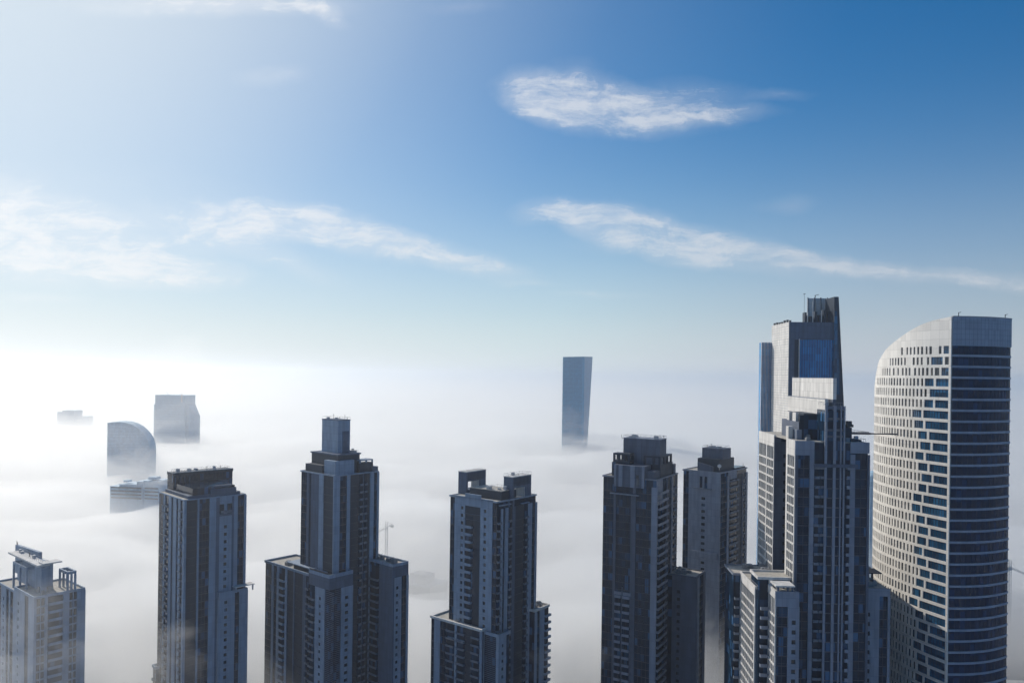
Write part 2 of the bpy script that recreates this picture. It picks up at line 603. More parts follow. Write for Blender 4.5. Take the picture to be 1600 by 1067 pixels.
# ================================================================== tower 1, far left edge
def fittings(t, x0, x1, y0, y1, z, n=5, tall=3.5):
    'masts, ladders, rails, coolers and pipes on a crown'
    r = t.mb('roof_rail', 'metal')
    for a, b, c, d in ((x0, y0, x1, y0), (x1, y0, x1, y1), (x1, y1, x0, y1), (x0, y1, x0, y0)):
        r.bar((a, b, z + 1.1), (c, d, z + 1.1), .05)
        k = max(2, int(math.hypot(c - a, d - b) / 2.2))
        for i in range(k):
            px, py = a + (c - a) * i / k, b + (d - b) * i / k
            r.bar((px, py, z), (px, py, z + 1.1), .045)
    for i in range(n):
        x, y = rnd.uniform(x0 + .8, x1 - .8), rnd.uniform(y0 + .8, y1 - .8)
        w, h = rnd.uniform(.5, 1.1), rnd.uniform(.7, 1.8)
        t.one('roof_unit', 'pale_metal').box(x - w, x + w, y - w * .7, y + w * .7, z, z + h)
    for i in range(2):
        x, y = rnd.uniform(x0 + .5, x1 - .5), rnd.uniform(y0 + .5, y1 - .5)
        a = t.one('aerial', 'steel')
        h = rnd.uniform(.6, 1) * tall
        a.bar((x, y, z), (x, y, z + h), .09).bar((x - .5, y, z + h * .8), (x + .5, y, z + h * .85), .05)


def tower_1():
    t = Tower('apartment_tower', 'grey apartment tower with open roof frames, at the far left edge', 'tower', 54, 940, 321, -40, GRP)
    ztop = t.R(54, 936)[1]
    xl = t.F(24, 930)[0]
    yr = t.R(131, 920)[0]
    t.block(xl, 0, 0, yr, ztop)
    t.rims(xl, 0, 0, yr, ztop)
    t.face('R', 0, 960, ztop, '54 w 56 h 70 w 74 B 98 w 107 h 120 w 131')
    t.face('F', 0, 960, ztop, '24 w 27 d 33 w 40 k 46 w 54')
    # upper double-height windows
    # left rear part, running out of the frame
    z2 = t.F(10, 918, 6)[1]
    x2 = xl - 44
    t.block(x2, xl, 6, yr, z2)
    t.rims(x2, xl, 6, yr, z2)
    t.face('F', 6, 960, z2, '-8 w -2 g 3 w 5 d 9 w 11 g 15 w 17 g 22 w 24', ext=(.45, 0))
    # crown: central box, overhanging roof slab, slanting fin, open frames
    cy0 = 5.5
    cx0, cx1 = t.F(27, 900, cy0)[0], t.F(66, 900, cy0)[0]
    cy1 = t.R(83, 890, cx1)[0]
    zc = t.F(60, 880, cy0)[1]
    t.block(cx0, cx1, cy0, cy1, zc, ztop, 'wall', 'crown')
    t.mb('crown', 'wall').box(cx1, cx1 + 1.2, cy0 + 1, cy1 - 5, ztop, zc - 1)
    t.mb('crown_slab', 'light').box(cx0 - 4, cx1 + 2.2, cy0 - 2.6, cy1 - 2, zc, zc + .7)
    t.mb('crown_slab', 'light').box(cx1 - 2, cx1 + 3.4, cy1 - 5, cy1 + 2.4, zc + .75, zc + 1.3)
    zf = t.F(24, 850, cy1)[1]
    fx0 = t.F(25, 860, cy1)[0]
    fx1 = t.F(62, 868, cy1)[0]
    m = t.mb('roof_fin', 'wall')
    m.hexa([(fx0, cy1 - .3, ztop), (fx1, cy1 - .3, ztop), (fx1, cy1 + 1, ztop), (fx0, cy1 + 1, ztop),
            (fx0, cy1 - .3, zf), (fx1, cy1 - .3, zc + 2.4), (fx1, cy1 + 1, zc + 2.4), (fx0, cy1 + 1, zf)])
    t.mb('aerial', 'steel').bar((fx0 + 1, cy1, zf - 1), (fx0 + 1, cy1, zf + 2), .12).bar((fx0 + 2, cy1, zf - 1), (fx0 + 2, cy1, zf + 1.4), .12)
    fr = t.mb('roof_frame', 'wall')
    zr = t.R(116, 892, -1)[1]

    def frame(x0, x1, y0, y1, zb, zt_, nx=1, ny=1):
        w = .75
        fr.box(x0, x1, y0, y0 + w, zt_ - 1.1, zt_)
        fr.box(x0, x1, y1 - w, y1, zt_ - 1.1, zt_)
        fr.box(x0, x0 + w, y0 + w, y1 - w, zt_ - 1.1, zt_)
        fr.box(x1 - w, x1, y0 + w, y1 - w, zt_ - 1.1, zt_)
        for i in range(nx + 1):
            for j in range(ny + 1):
                cx = x0 + w / 2 + (x1 - x0 - w) * i / nx
                cy_ = y0 + w / 2 + (y1 - y0 - w) * j / ny
                fr.box(cx - w / 2, cx + w / 2, cy_ - w / 2, cy_ + w / 2, zb, zt_ - 1.1)
    frame(-11, -1.5, 13, yr - 2.5, ztop + .3, zr, 1, 2)
    frame(xl - 11, -17, 2.2, 11, ztop - 2, zr + 1.2, 2, 1)
    t.rims(xl - 10, xl - 1, 8, 16, z2 + 3.4, .5, .4)
    t.block(xl - 10, xl - 1, 8, 16, z2 + 3.4, z2, 'wall_dim', 'penthouse')
    t.clutter(-14, -1, 1, yr - 1, ztop, 5)
    fittings(t, cx0 - 2, cx1, cy0, cy1 - 2, zc + .7, 3, 2)
    return t.done()


tower_1()


# ================================================================== tower 2
def tower_2():
    t = Tower('apartment_tower', 'blue grey apartment tower with a flat boxed crown, second from left', 'tower', 288, 790, 338, -46, GRP)
    zt = t.R(300, 781)[1]
    xl = t.F(249, 770)[0]
    yr = t.R(382, 770)[0]
    t.block(xl, 0, 0, yr, zt)
    t.rims(xl, 0, 0, yr, zt, .5)
    t.face('F', 0, 800, zt, '249 g 257 w 259 b 265 w 269 k 272 w 277 g 280 w 283 b 287 w 289')
    t.face('R', 0, 800, zt, '289 w 291 k 308 w 311 g 327 w 337 W 339', ext=(0, 0))
    t.face('R', 0, 800, zt, '365 w 371 g 381 w 383', ext=(0, .45))
    # framed blank bay with a column of small windows, two slots over it
    y0, y1 = t.R(339, 800)[0], t.R(365, 800)[0]
    za = t.R(350, 802)[1]
    t.strip(('R', 0), 'd', y0 + 1, y1 - 1, za - 1, ZB, 0, 0)
    t.strip(('R', 0), 'W', y0, y0 + 1, zt)
    t.strip(('R', 0), 'W', y1 - 1, y1, zt)
    t.strip(('R', 0), 'W', y0 + 1, y1 - 1, za, za - 1)
    t.strip(('R', 0), 'w', y0 + 1, y1 - 1, zt, zt - 3.2)
    yc = (y0 + y1) / 2
    t.strip(('R', 0), 'w', yc - .7, yc + .7, zt - 3.2, za)
    t.fb(t.one('balcony', 'rail'), ('R', .45), y0 + 1.2, y1 - 1.2, 0, 1.0, za + .4, za + .65)
    t.fb(t.one('balcony', 'rail'), ('R', .45), y0 + 1.2, y1 - 1.2, .88, 1.0, za + .65, za + 1.6)
    # stepped shoulders and crown box
    z1 = t.F(257, 760, 2)[1]
    t.block(xl + 2, -1.2, 2, yr - 1.5, z1 - 1, zt, 'wall_dim', 'shoulder')
    t.block(xl + 5, -1.6, 4.2, yr - 4, t.R(375, 757)[1], z1 - 1, 'glass', 'shoulder')
    zc = t.F(271, 739, 3.5)[1]
    cx1 = t.F(271, 745, 3.5)[0]
    cx0 = cx1 - 7
    cy1 = t.R(363, 738, cx1)[0]
    t.block(cx0, cx1, 3.5, cy1, zc - 1.2, zt, 'glass', 'crown')
    t.mb('crown_band', 'dark').box(cx0 - .3, cx1 + .3, 3.2, cy1 + .3, zc - 1.2, zc)
    m = t.mb('crown_rim', 'light')
    m.box(cx0 - .3, cx1 + .35, 3.1, 3.4, zc, zc + .3)
    m.box(cx1, cx1 + .35, 3.4, cy1 + .3, zc, zc + .3)
    fittings(t, cx0 + .5, cx1 - .5, 5, cy1 - 1, zc, 4, 2.5)
    fittings(t, cx1 + 2, -2, 3, 20, zt + .3, 7, 2)
    t.strip(('F', 3.5), 'g', cx0, cx1, zc - 1.2, zt)
    t.strip(('R', cx1), 'g', 3.5, cy1, zc - 1.2, zt)
    t.fb(t.mb('crown_panel', 'wall_dim'), ('R', cx1), cy1 - 14, cy1 - 2, .1, .5, zt + 1, zc - 5)
    for i in range(4):
        t.fb(t.mb('crown_fin', 'wall_dim'), ('R', cx1), 4 + i * 2.2, 4.4 + i * 2.2, 0, .7, zt, zc - 2)
    m = t.mb('crown_fin', 'wall_dim')
    m.box(-2.5, -1.0, 12, 24, zt, zt + 3.8)
    m.box(-2.5, -1.4, 14, 22, zt + 4.4, zt + 5.2)
    # right wing
    zw = t.R(383, 922, 2)[1]
    ya, yb = t.R(343, 935, 2.0)[0], t.R(385, 925, 2.0)[0]
    t.block(-3, 2.0, ya, yb, zw)
    t.rims(-3, 2.0, ya, yb, zw, 1.2, .4)
    t.face('R', 2.0, 960, zw, '343 d 361 w 366 g 373 w 385')
    t.strip(('F', ya), 'w', 0.1, 2.0, zw)
    t.mb('terrace_slab', 'light').box(-1, 3.4, yb - 6, yb + 3.5, zw + 2.4, zw + 2.75)
    t.mb('terrace_post', 'wall').box(2.6, 3.1, yb + 2.4, yb + 2.9, zw, zw + 2.4).box(2.6, 3.1, yb - 5.5, yb - 5, zw, zw + 2.4)
    # left wing just above the fog
    zl = t.F(246, 1045, -1)[1]
    xa = t.F(239, 1055, -1.5)[0]
    t.block(xa, xl + 3, -1.5, 20, zl)
    t.rims(xa, xl + 3, -1.5, 20, zl, 1.2)
    t.strip(('F', -1.5), 'b', xa + 1, xl + 2, zl)
    return t.done()


tower_2()


# ================================================================== tower 3
def tower_3():
    t = Tower('apartment_tower', 'stepped apartment tower with a tall plain box on top and two lower wings', 'tower', 522, 800, 346, -41, GRP)
    zt = t.F(500, 741)[1]
    xl = t.F(471, 740)[0]
    yr = t.R(590, 735)[0]
    t.block(xl, 0, 0, yr, zt)
    t.rims(xl, 0, 0, yr, zt, .6)
    t.face('F', 0, 800, zt, '471 g 480 W 484 k 487 W 499 w 506 k 522', ext=(.45, 0))
    t.face('R', 0, 800, zt, '522 w 530 g 541 w 546 k 560 b 566 W 567 b 572 k 577 w 583 g 588 w 590')
    # left shoulder, glass tops
    x1 = t.F(501, 735, -.4)[0]
    t.block(xl + 2.5, x1, .5, 12, t.F(481, 724, .5)[1], zt, 'dark', 'shoulder')
    t.block(x1, -1.5, 1.5, 12, t.F(505, 718, 1.5)[1], zt, 'wall', 'shoulder')
    # right-hand crown pieces
    ya = t.R(562, 735, -1)[0]
    t.block(-6, -1, ya, yr - 2, t.R(580, 722, -1)[1], zt, 'dark', 'shoulder')
    m = t.mb('roof_frame', 'wall')
    zf = t.R(580, 717, -1)[1]
    zf0 = t.R(580, 722, -1)[1]
    for y in (ya, (ya + yr - 2.6) / 2, yr - 2.6):
        m.box(-1.6, -1, y, y + .6, zf0, zf - .5)
        m.box(-6, -5.4, y, y + .6, zf0, zf - .5)
    m.box(-6, -1, ya, yr - 2, zf - .5, zf)
    t.block(-7, .3, yr - 3, yr, t.R(590, 728)[1], zt, 'wall_dim', 'shoulder')
    # crown two: dark plinth, then the box
    xa, xb = t.F(487, 712, 4)[0], -3.2
    yb = t.R(562, 712, -3.2)[0]
    zp = t.F(505, 709, 4)[1]
    t.block(xa, xb, 4, yb, zp, zt, 'dark', 'crown_plinth')
    t.mb('crown_rim', 'wall_dim').box(xa - .5, xb + .5, 3.5, yb + .5, zp, zp + .6)
    q = 7.0
    cx1 = t.F(528, 680, q)[0]
    cx0 = t.F(503, 680, q)[0]
    cy1 = t.R(547, 680, cx1)[0]
    zc = t.F(527, 657, q)[1]
    t.mb('crown', 'wall').box(cx0, cx1, q, cy1, zp + .6, zc)
    t.mb('crown_rim', 'wall_dim').box(cx0 - .15, cx1 + .15, q - .15, cy1 + .15, zc, zc + .35)
    t.mb('crown_panel', 'wall_dim').box(cx1, cx1 + .12, q + 2.5, cy1 - .6, zp + .6, zc - 5)
    t.mb('aerial', 'steel').bar((cx1 - 3, q + 3, zc), (cx1 - 3, q + 3, zc + 1.7), .1).bar((cx1 - 1, q + 6, zc), (cx1 - 1, q + 6, zc + 1.2), .1)
    fittings(t, cx0, cx1, q, cy1, zc + .35, 2, 3)
    fittings(t, xb - 9, xb - .3, cy1 + .5, yb - .3, zp + .6, 4, 2.5)
    # left wing
    yw = -3.0
    zl = t.F(440, 886, yw)[1]
    wa, wb = t.F(415, 890, yw)[0], t.F(484, 890, yw)[0]
    t.block(wa, wb, yw, 14, zl)
    t.rims(wa, wb, yw, 14, zl, 1.2)
    t.clutter(wa + 1, wb - 2, yw + 1, 10, zl, 9)
    t.face('F', yw, 940, zl, '415 g 425 w 428 g 433 w 436 B 446 w 449 k 459 W 461 k 474 W 479 b 484', ext=(.45, 0))
    zs = t.F(470, 872, 1)[1]
    t.block(wb - 16, 0, -1, 6, zs - 2.5, zl, 'dark', 'terrace')
    m = t.mb('terrace_slab', 'wall')
    m.box(wb - 20, -4, -2.2, 7, zs - 2.5, zs - 2.1)
    # centre bay at the corner: shallow V front, terrace band, louvred panel
    za = t.F(520, 905, -4)[1]
    bx0, bx1, by0, by1 = t.F(484, 940, -4)[0], 3.0, -4.0, t.R(549, 930, 3.0)[0]
    t.block(bx0, bx1, by0, by1, za)
    t.rims(bx0, bx1, by0, by1, za, 1.6, .5, 'wall')
    zbnd = za - 5.2
    t.strip(('F', by0), 'W', bx0, bx1, za, zbnd, .45, .45)
    t.strip(('R', bx1), 'W', by0, by1, za, zbnd, 0, .45)
    t.face('F', by0, 960, zbnd, '484 b 493 w 497 d 504 w 508 l 522', ext=(.45, 0))
    t.face('R', bx1, 960, zbnd, '523 l 532 w 535 D 546 w 549', ext=(0, .45))
    t.mb('terrace_rail', 'steel').box(bx0, bx1, by0 - .4, by0 - .3, za + 1.6, za + 2.3)
    # right wing
    y1 = yr - 4
    wx = t.F(614, 900, y1)[0]
    zr = t.F(612, 885, y1)[1]
    ye = t.R(636, 890, wx)[0]
    t.block(-14, wx, y1, ye, zr)
    t.rims(-14, wx, y1, ye, zr, 1.3, .5, 'wall')
    t.clutter(-4, wx - 1, y1 + 1, ye - 1, zr, 6)
    t.strip(('F', y1), 'b', .6, t.F(592, 950, y1)[0], zr - 4)
    t.face('F', y1, 950, zr, '593 W 596 W 614', ext=(0, .45))
    t.face('R', wx, 950, zr - 5, '615 d 624 w 626 g 634 w 636', ext=(0, .45))
    t.strip(('R', wx), 'W', y1, ye, zr, zr - 5, 0, .45)
    return t.done()


tower_3()


# ================================================================== tower 4
def tower_4():
    t = Tower('apartment_tower', 'dark apartment tower crowned by two tall pierced roof fins', 'tower', 776, 800, 338, -38, GRP)
    xl = t.F(704, 772)[0]
    yr = t.R(837, 770)[0]
    zt = t.F(705, 772)[1]
    zw = t.F(712, 782)[1]
    t.block(xl, 0, 0, yr, zt - 1)
    t.rims(xl, 0, 0, yr, zt - 1, .7)
    t.face('F', 0, 830, zt - 1, '704 g 711', ext=(0, 0))
    t.face('F', 0, 830, zt, '711 w 718 d 727', ext=(0, 0))
    t.face('F', 0, 830, zt, '751 w 753 d 764 w 770', ext=(0, 0))
    t.face('F', 0, 830, zt - 3, '770 g 776', ext=(0, 0))
    # deep recess with pale balconies
    xa, xb = t.F(727, 830)[0], t.F(751, 830)[0]
    zr = t.F(735, 806)[1]
    t.strip(('F', 0), 'w', xa, xb, zt + 1.5, zt - 4)
    t.strip(('F', 0), 'k', xa, xb, zt - 4, zr)
    t.fb(t.mb('terrace_rail', 'wall_dim'), ('F', 0), xa, xb, .8, 1, zt - 7.5, zt - 7.3)
    t.fb(t.mb('terrace_rail', 'wall_dim'), ('F', 0), xa, xb, .8, 1, zt - 10, zt - 9.8)
    t.strip(('F', 0), 'B', xa + .3, t.F(739, 830)[0], zr)
    t.fb(t.mb('recess', 'dark'), ('F', 0), t.F(739, 830)[0], xb, -.2, .03, ZB, zr)
    t.face('R', 0, 830, zt - 4, '776 b 782 w 785 g 788 w 793 b 798 k 802 W 804 k 818 b 824 w 830 g 835 w 837', ext=(0, .45))
    # middle roof block
    t.block(t.F(734, 770, 5)[0], -1.5, 5, 16, t.F(750, 764, 5)[1], zt - 1, 'dark', 'plant_room')
    t.mb('roof', 'roof').box(t.F(734, 770, 5)[0] + .3, -1.8, 5.3, 15.7, t.F(750, 764, 5)[1], t.F(750, 764, 5)[1] + .3)

    def fin(px0, px1, pxe, pyt, y0, hole):
        x0, x1 = t.F(px0, 760, y0)[0], t.F(px1, 760, y0)[0]
        y1 = t.R(pxe, 755, x1)[0]
        z1 = t.F(px1, pyt, y0)[1]
        m = t.mb('roof_fin', 'wall_dim')
        ha, hb, hz0, hz1 = hole
        L_ = y1 - y0
        ya, yb = y0 + L_ * ha, y0 + L_ * hb
        za, zb = z1 - hz0, z1 - hz1
        b = zt - 1
        m.box(x0, x1, y0, ya, b, z1)
        m.box(x0, x1, yb, y1, b, z1)
        m.box(x0, x1, ya, yb, b, zb)
        m.box(x0, x1, ya, yb, za, z1)
        # slatted recessed panel look on the long side
        n = t.mb('fin_slat', 'dark')
        for i in range(7):
            zz = z1 - .9 - i * .5
            n.box(x1, x1 + .1, y0 + 1, y1 - 1.2, zz, zz + .25)
        t.mb('fin_cap', 'light').box(x0 - .15, x1 + .15, y0 - .15, y1 + .15, z1, z1 + .3)
        t.mb('fin_jamb', 'light').box(x0 + .4, x1 + .12, yb - .25, yb - .02, zb, za)
        return x0, x1, y0, y1, z1
    fin(716, 728, 759, 738, 7, (.1, .64, 4.4, 8.2))
    x0, x1, y0, y1, z1 = fin(787, 801, 830, 746, 11, (.1, .64, 5, 9.4))
    # the right fin runs down the facade as a pier
    t.strip(('R', 0), 'W', y0, y0 + 1.2, zt - 1)
    t.mb('terrace_slab', 'wall').box(-2.5, 1.2, 1.5, 9, zt - 2.5, zt - 2.1)
    t.mb('terrace_slab', 'wall').box(-1, 1.3, 17, 22.5, zt - 3.4, zt - 3.0)
    fittings(t, -12, -2, 6, 15, t.F(750, 764, 5)[1] + .3, 5, 3)
    fittings(t, x0, x1, y0, y1, z1 + .3, 1, 1.6)
    # lower left wing
    yw = -3.5
    zl = t.F(700, 972, yw)[1]
    wa, wb = t.F(674, 972, yw)[0], t.F(752, 972, yw)[0]
    t.block(wa, wb, yw, 12, zl)
    t.rims(wa, wb, yw, 12, zl, 1.1, .9, 'light')
    t.clutter(wa, wb, yw, 8, zl, 6)
    t.face('F', yw, 1010, zl, '674 g 679 w 688 g 698 b 711 w 714 b 727 k 737 b 750 w 752')
    t.strip(('F', yw), 'w', t.F(700, 1010, yw)[0], t.F(726, 1010, yw)[0], zl - 6, zl - 7)
    zc = t.F(765, 992, -1.5)[1]
    bx1 = t.F(779, 1000, -1.5)[0]
    t.block(wb, bx1, -1.5, 6, zc)
    t.rims(wb, bx1, -1.5, 6, zc, 1.4, .5)
    t.face('F', -1.5, 1020, zc, '753 w 757 l 776 w 779', ext=(0, .45))
    t.strip(('R', bx1), 'd', -1.5, 3.5, zc)
    # lower right wing
    wx = 3.2
    y0 = t.R(835, 960, wx)[0]
    y1 = t.R(857, 955, wx)[0]
    zr = t.R(845, 952, wx)[1]
    t.block(-6, wx, y0, y1, zr)
    t.rims(-6, wx, y0, y1, zr, 1.2, .5, 'light')
    t.clutter(-5, wx - .5, y0, y1, zr, 3)
    t.face('R', wx, 1000, zr - .2, '835 w 838 g 842 w 849 B 857', ext=(.1, .45))
    return t.done()


tower_4()


# ================================================================== tower 5
def tower_5():
    t = Tower('apartment_tower', 'dark apartment tower whose plain crown box is flanked by square open roof frames', 'tower', 1026, 760, 340, -30, GRP)
    xl = t.F(943, 744)[0]
    yr = t.R(1058, 740)[0]
    zt = t.F(944, 744)[1]
    t.block(xl, 0, 0, yr, zt)
    t.rims(xl, 0, 0, yr, zt, .6)
    zled = t.F(975, 772)[1]
    t.face('F', 0, 800, zt, '943 g 959 W 960', ext=(0, 0))
    t.face('F', 0, 800, zled, '960 W 963 g 986 W 989', ext=(0, 0))
    t.face('F', 0, 800, zt - 3, '989 W 994 g 1018 w 1026', ext=(0, .45))
    t.face('R', 0, 800, zt, '1026 B 1040 W 1042 g 1048 w 1050 b 1054 k 1058', ext=(0, 0))
    t.strip(('R', 0), 'w', 0, t.R(1034, 760)[0], zt, zt - 11)
    t.mb('terrace_slab', 'wall').box(t.F(955, 772)[0], t.F(1000, 772)[0], -1.8, 0, zled, zled + .45)
    # penthouse bay with vertical strips
    pa, pb = t.F(960, 740)[0], t.F(1008, 740)[0]
    zp = t.F(985, 727)[1]
    t.block(pa, pb, -.8, 10, zp, zled + 3.5, 'wall_dim', 'penthouse')
    m = t.mb('penthouse_pier', 'wall')
    for px0, px1 in ((961, 964), (968, 974), (986, 993), (1004, 1008)):
        m.box(t.F(px0, 740)[0], t.F(px1, 740)[0], -1.1, -.8, zled + 3.5, zp)
    t.block(pb, t.F(1022, 740)[0], .6, 10, t.F(1010, 736)[1], zt, 'wall_dim', 'penthouse')
    t.mb('penthouse_door', 'pane').box(t.F(995, 740)[0], t.F(999, 740)[0], -.95, -.8, zp - 9, zp - 4)
    # crown box
    q = 8
    ca, cb = t.F(974, 700, q)[0], t.F(1031, 700, q)[0]
    zc = t.F(985, 685, q)[1]
    t.mb('crown', 'wall_dim').box(ca, cb, q, q + 9, zt, zc)
    t.mb('crown_rim', 'wall').box(ca - .12, cb + .12, q - .12, q + 9.12, zc, zc + .3)
    t.mb('crown_joint', 'dark').box((ca + cb) / 2, (ca + cb) / 2 + .12, q - .05, q, zp, zc - 2)
    t.mb('aerial', 'steel').bar((ca - .5, q, zc - .5), (ca - 1.2, q, zc + 1.6), .1)
    fittings(t, ca, cb, q, q + 9, zc + .3, 4, 2.2)
    # roof frames left and right

    def frame(x0, x1, y0, y1, zb, z1, n):
        m = t.mb('roof_frame', 'dark')
        m.box(x0, x1, y0, y1, z1 - .8, z1)
        m.box(x0, x1, y0, y1, zb - 1, zb)
        for i in range(n + 1):
            x = x0 + (x1 - x0 - .9) * i / n
            for y in (y0, y1 - .9):
                m.box(x, x + .9, y, y + .9, zb, z1 - .8)
    zf, zfb = t.F(970, 708, 3)[1], t.F(970, 719, 3)[1]
    frame(t.F(958, 715, 3)[0], t.F(984, 715, 3)[0], 3, 8, zfb, zf, 3)
    t.block(t.F(956, 725, 3)[0], t.F(984, 725, 3)[0], 3, 8, zfb - 1, zt, 'glass', 'shoulder')
    zf2, zfb2 = t.R(1040, 710, -2)[1], t.R(1040, 723, -2)[1]
    ya, yb = t.R(1032, 720, -1)[0], t.R(1050, 720, -1)[0]
    m = t.mb('roof_frame', 'dark')
    m.box(-9, -1, ya, yb, zf2 - .8, zf2)
    for x in (-1.9, -4.8, -9):
        for k in range(4):
            y = ya + (yb - ya - .9) * k / 3
            m.box(x, x + .9, y, y + .9, zfb2, zf2 - .8)
    t.block(-9, -1, ya, yb + 1, zfb2, zt, 'dark', 'shoulder')
    t.block(-6, -.4, yb + 1, yr - 1, t.R(1054, 725)[1], zt, 'wall_dim', 'shoulder')
    # right wing
    y1 = 17
    wx = t.F(1087, 905, y1)[0]
    zr = t.F(1080, 903, y1)[1]
    ye = t.R(1100, 900, wx)[0]
    t.block(-8, wx, y1, ye, zr)
    t.rims(-8, wx, y1, ye, zr, .9, .5, 'wall_dim')
    t.clutter(0, wx - 3, y1 + 2, ye - 1, zr, 8)
    t.face('F', y1, 960, zr, '1050 W 1054 d 1066 W 1087', ext=(0, .45), wall='wall_dim')
    t.face('R', wx, 960, zr, '1088 w 1091 g 1097 W 1100', ext=(0, .45))
    # lower balconies in the middle bay
    zbal = t.F(970, 915)[1]
    t.face('F', -.3, 960, zbal, '961 B 971 W 973 B 985', ext=(0, 0))
    t.strip(('F', -.2), 'w', t.F(960, 930)[0], t.F(986, 930)[0], zbal - 2.5, zbal - 4)
    return t.done(True)


tower_5()


# ================================================================== tower 6
def tower_6():
    t = Tower('apartment_tower', 'slim fog veiled apartment tower with one column of windows in a broad blank wall', 'tower', 1124, 760, 402, -40, GRP)
    xl = t.F(1068, 737)[0]
    yr = t.R(1166, 735)[0]
    zt = t.F(1070, 735)[1]
    t.block(xl, 0, 0, yr, zt)
    t.rims(xl, 0, 0, yr, zt, .8)
    t.face('F', 0, 800, zt, '1068 g 1076 w 1093', ext=(0, 0))
    t.face('F', 0, 800, zt, '1105 w 1124', ext=(0, .45))
    xa, xb = t.F(1093, 800)[0], t.F(1105, 800)[0]
    zs, zs2 = t.F(1099, 744)[1], t.F(1099, 763)[1]
    t.strip(('F', 0), 'w', xa, xb, zt, zs)
    t.strip(('F', 0), 'w', (xa + xb) / 2 - .6, (xa + xb) / 2 + .6, zs, zs2)
    t.strip(('F', 0), 'D', xa, xb, zs2)
    t.fb(t.one('balcony', 'rail'), ('F', -.45 + .45), xa - 3, xb + 3, .4, 1.8, zs2, zs2 + .3)
    t.fb(t.mb('ledge', 'wall'), ('F', 0), t.F(1081, 865)[0], t.F(1121, 865)[0], .3, 1.2, t.F(1100, 870)[1], t.F(1100, 861)[1])
    t.face('R', 0, 800, zt - 2, '1124 g 1135 w 1138 b 1147 b 1152 k 1158 W 1160 b 1164 w 1166', ext=(0, .45))
    t.strip(('R', 0), 'w', t.R(1137, 760)[0], t.R(1150, 760)[0], zt, zt - 4)
    z1 = t.F(1100, 716, 3)[1]
    t.block(t.F(1090, 725, 3)[0], -1.5, 3, t.R(1147, 720, -1.5)[0], z1, zt, 'dark', 'plinth')
    q = 5
    zc = t.F(1110, 700, q)[1]
    cb = t.F(1129, 705, q)[0]
    t.mb('crown', 'wall_dim').box(t.F(1097, 705, q)[0], cb, q, t.R(1142, 705, cb)[0], z1, zc)
    fittings(t, t.F(1097, 705, q)[0] + .3, cb - .3, q + .3, q + 9, zc, 3, 2.5)
    t.block(-6, -.5, t.R(1150, 735)[0], yr - .5, t.R(1160, 729)[1], zt, 'glass', 'shoulder')
    # sloping roof screen and dish
    x0, x1 = t.F(1090, 725, .5)[0], t.F(1114, 732, .5)[0]
    za, zb = t.F(1090, 721, .5)[1], t.F(1114, 732, .5)[1]
    m = t.mb('roof_screen', 'wall_dim')
    m.hexa([(x0, .4, zt + .3), (x1, .4, zt + .3), (x1, 1, zt + .3), (x0, 1, zt + .3), (x0, .4, za), (x1, .4, zb + 1), (x1, 1, zb + 1), (x0, 1, za)])
    m = t.mb('roof_dish', 'light')
    c = Vector((t.F(1124, 728, 1)[0], 1.0, t.F(1124, 728, 1)[1]))
    m.bar(c, c + Vector((.2, -.3, .1)), 1.0, 12).bar(c - Vector((0, 0, 2)), c, .15)
    t.mb('aerial', 'steel').bar((-1, yr - 2, zt), (-1, yr - 2, zt + 3), .1)
    return t.done(True)


tower_6()


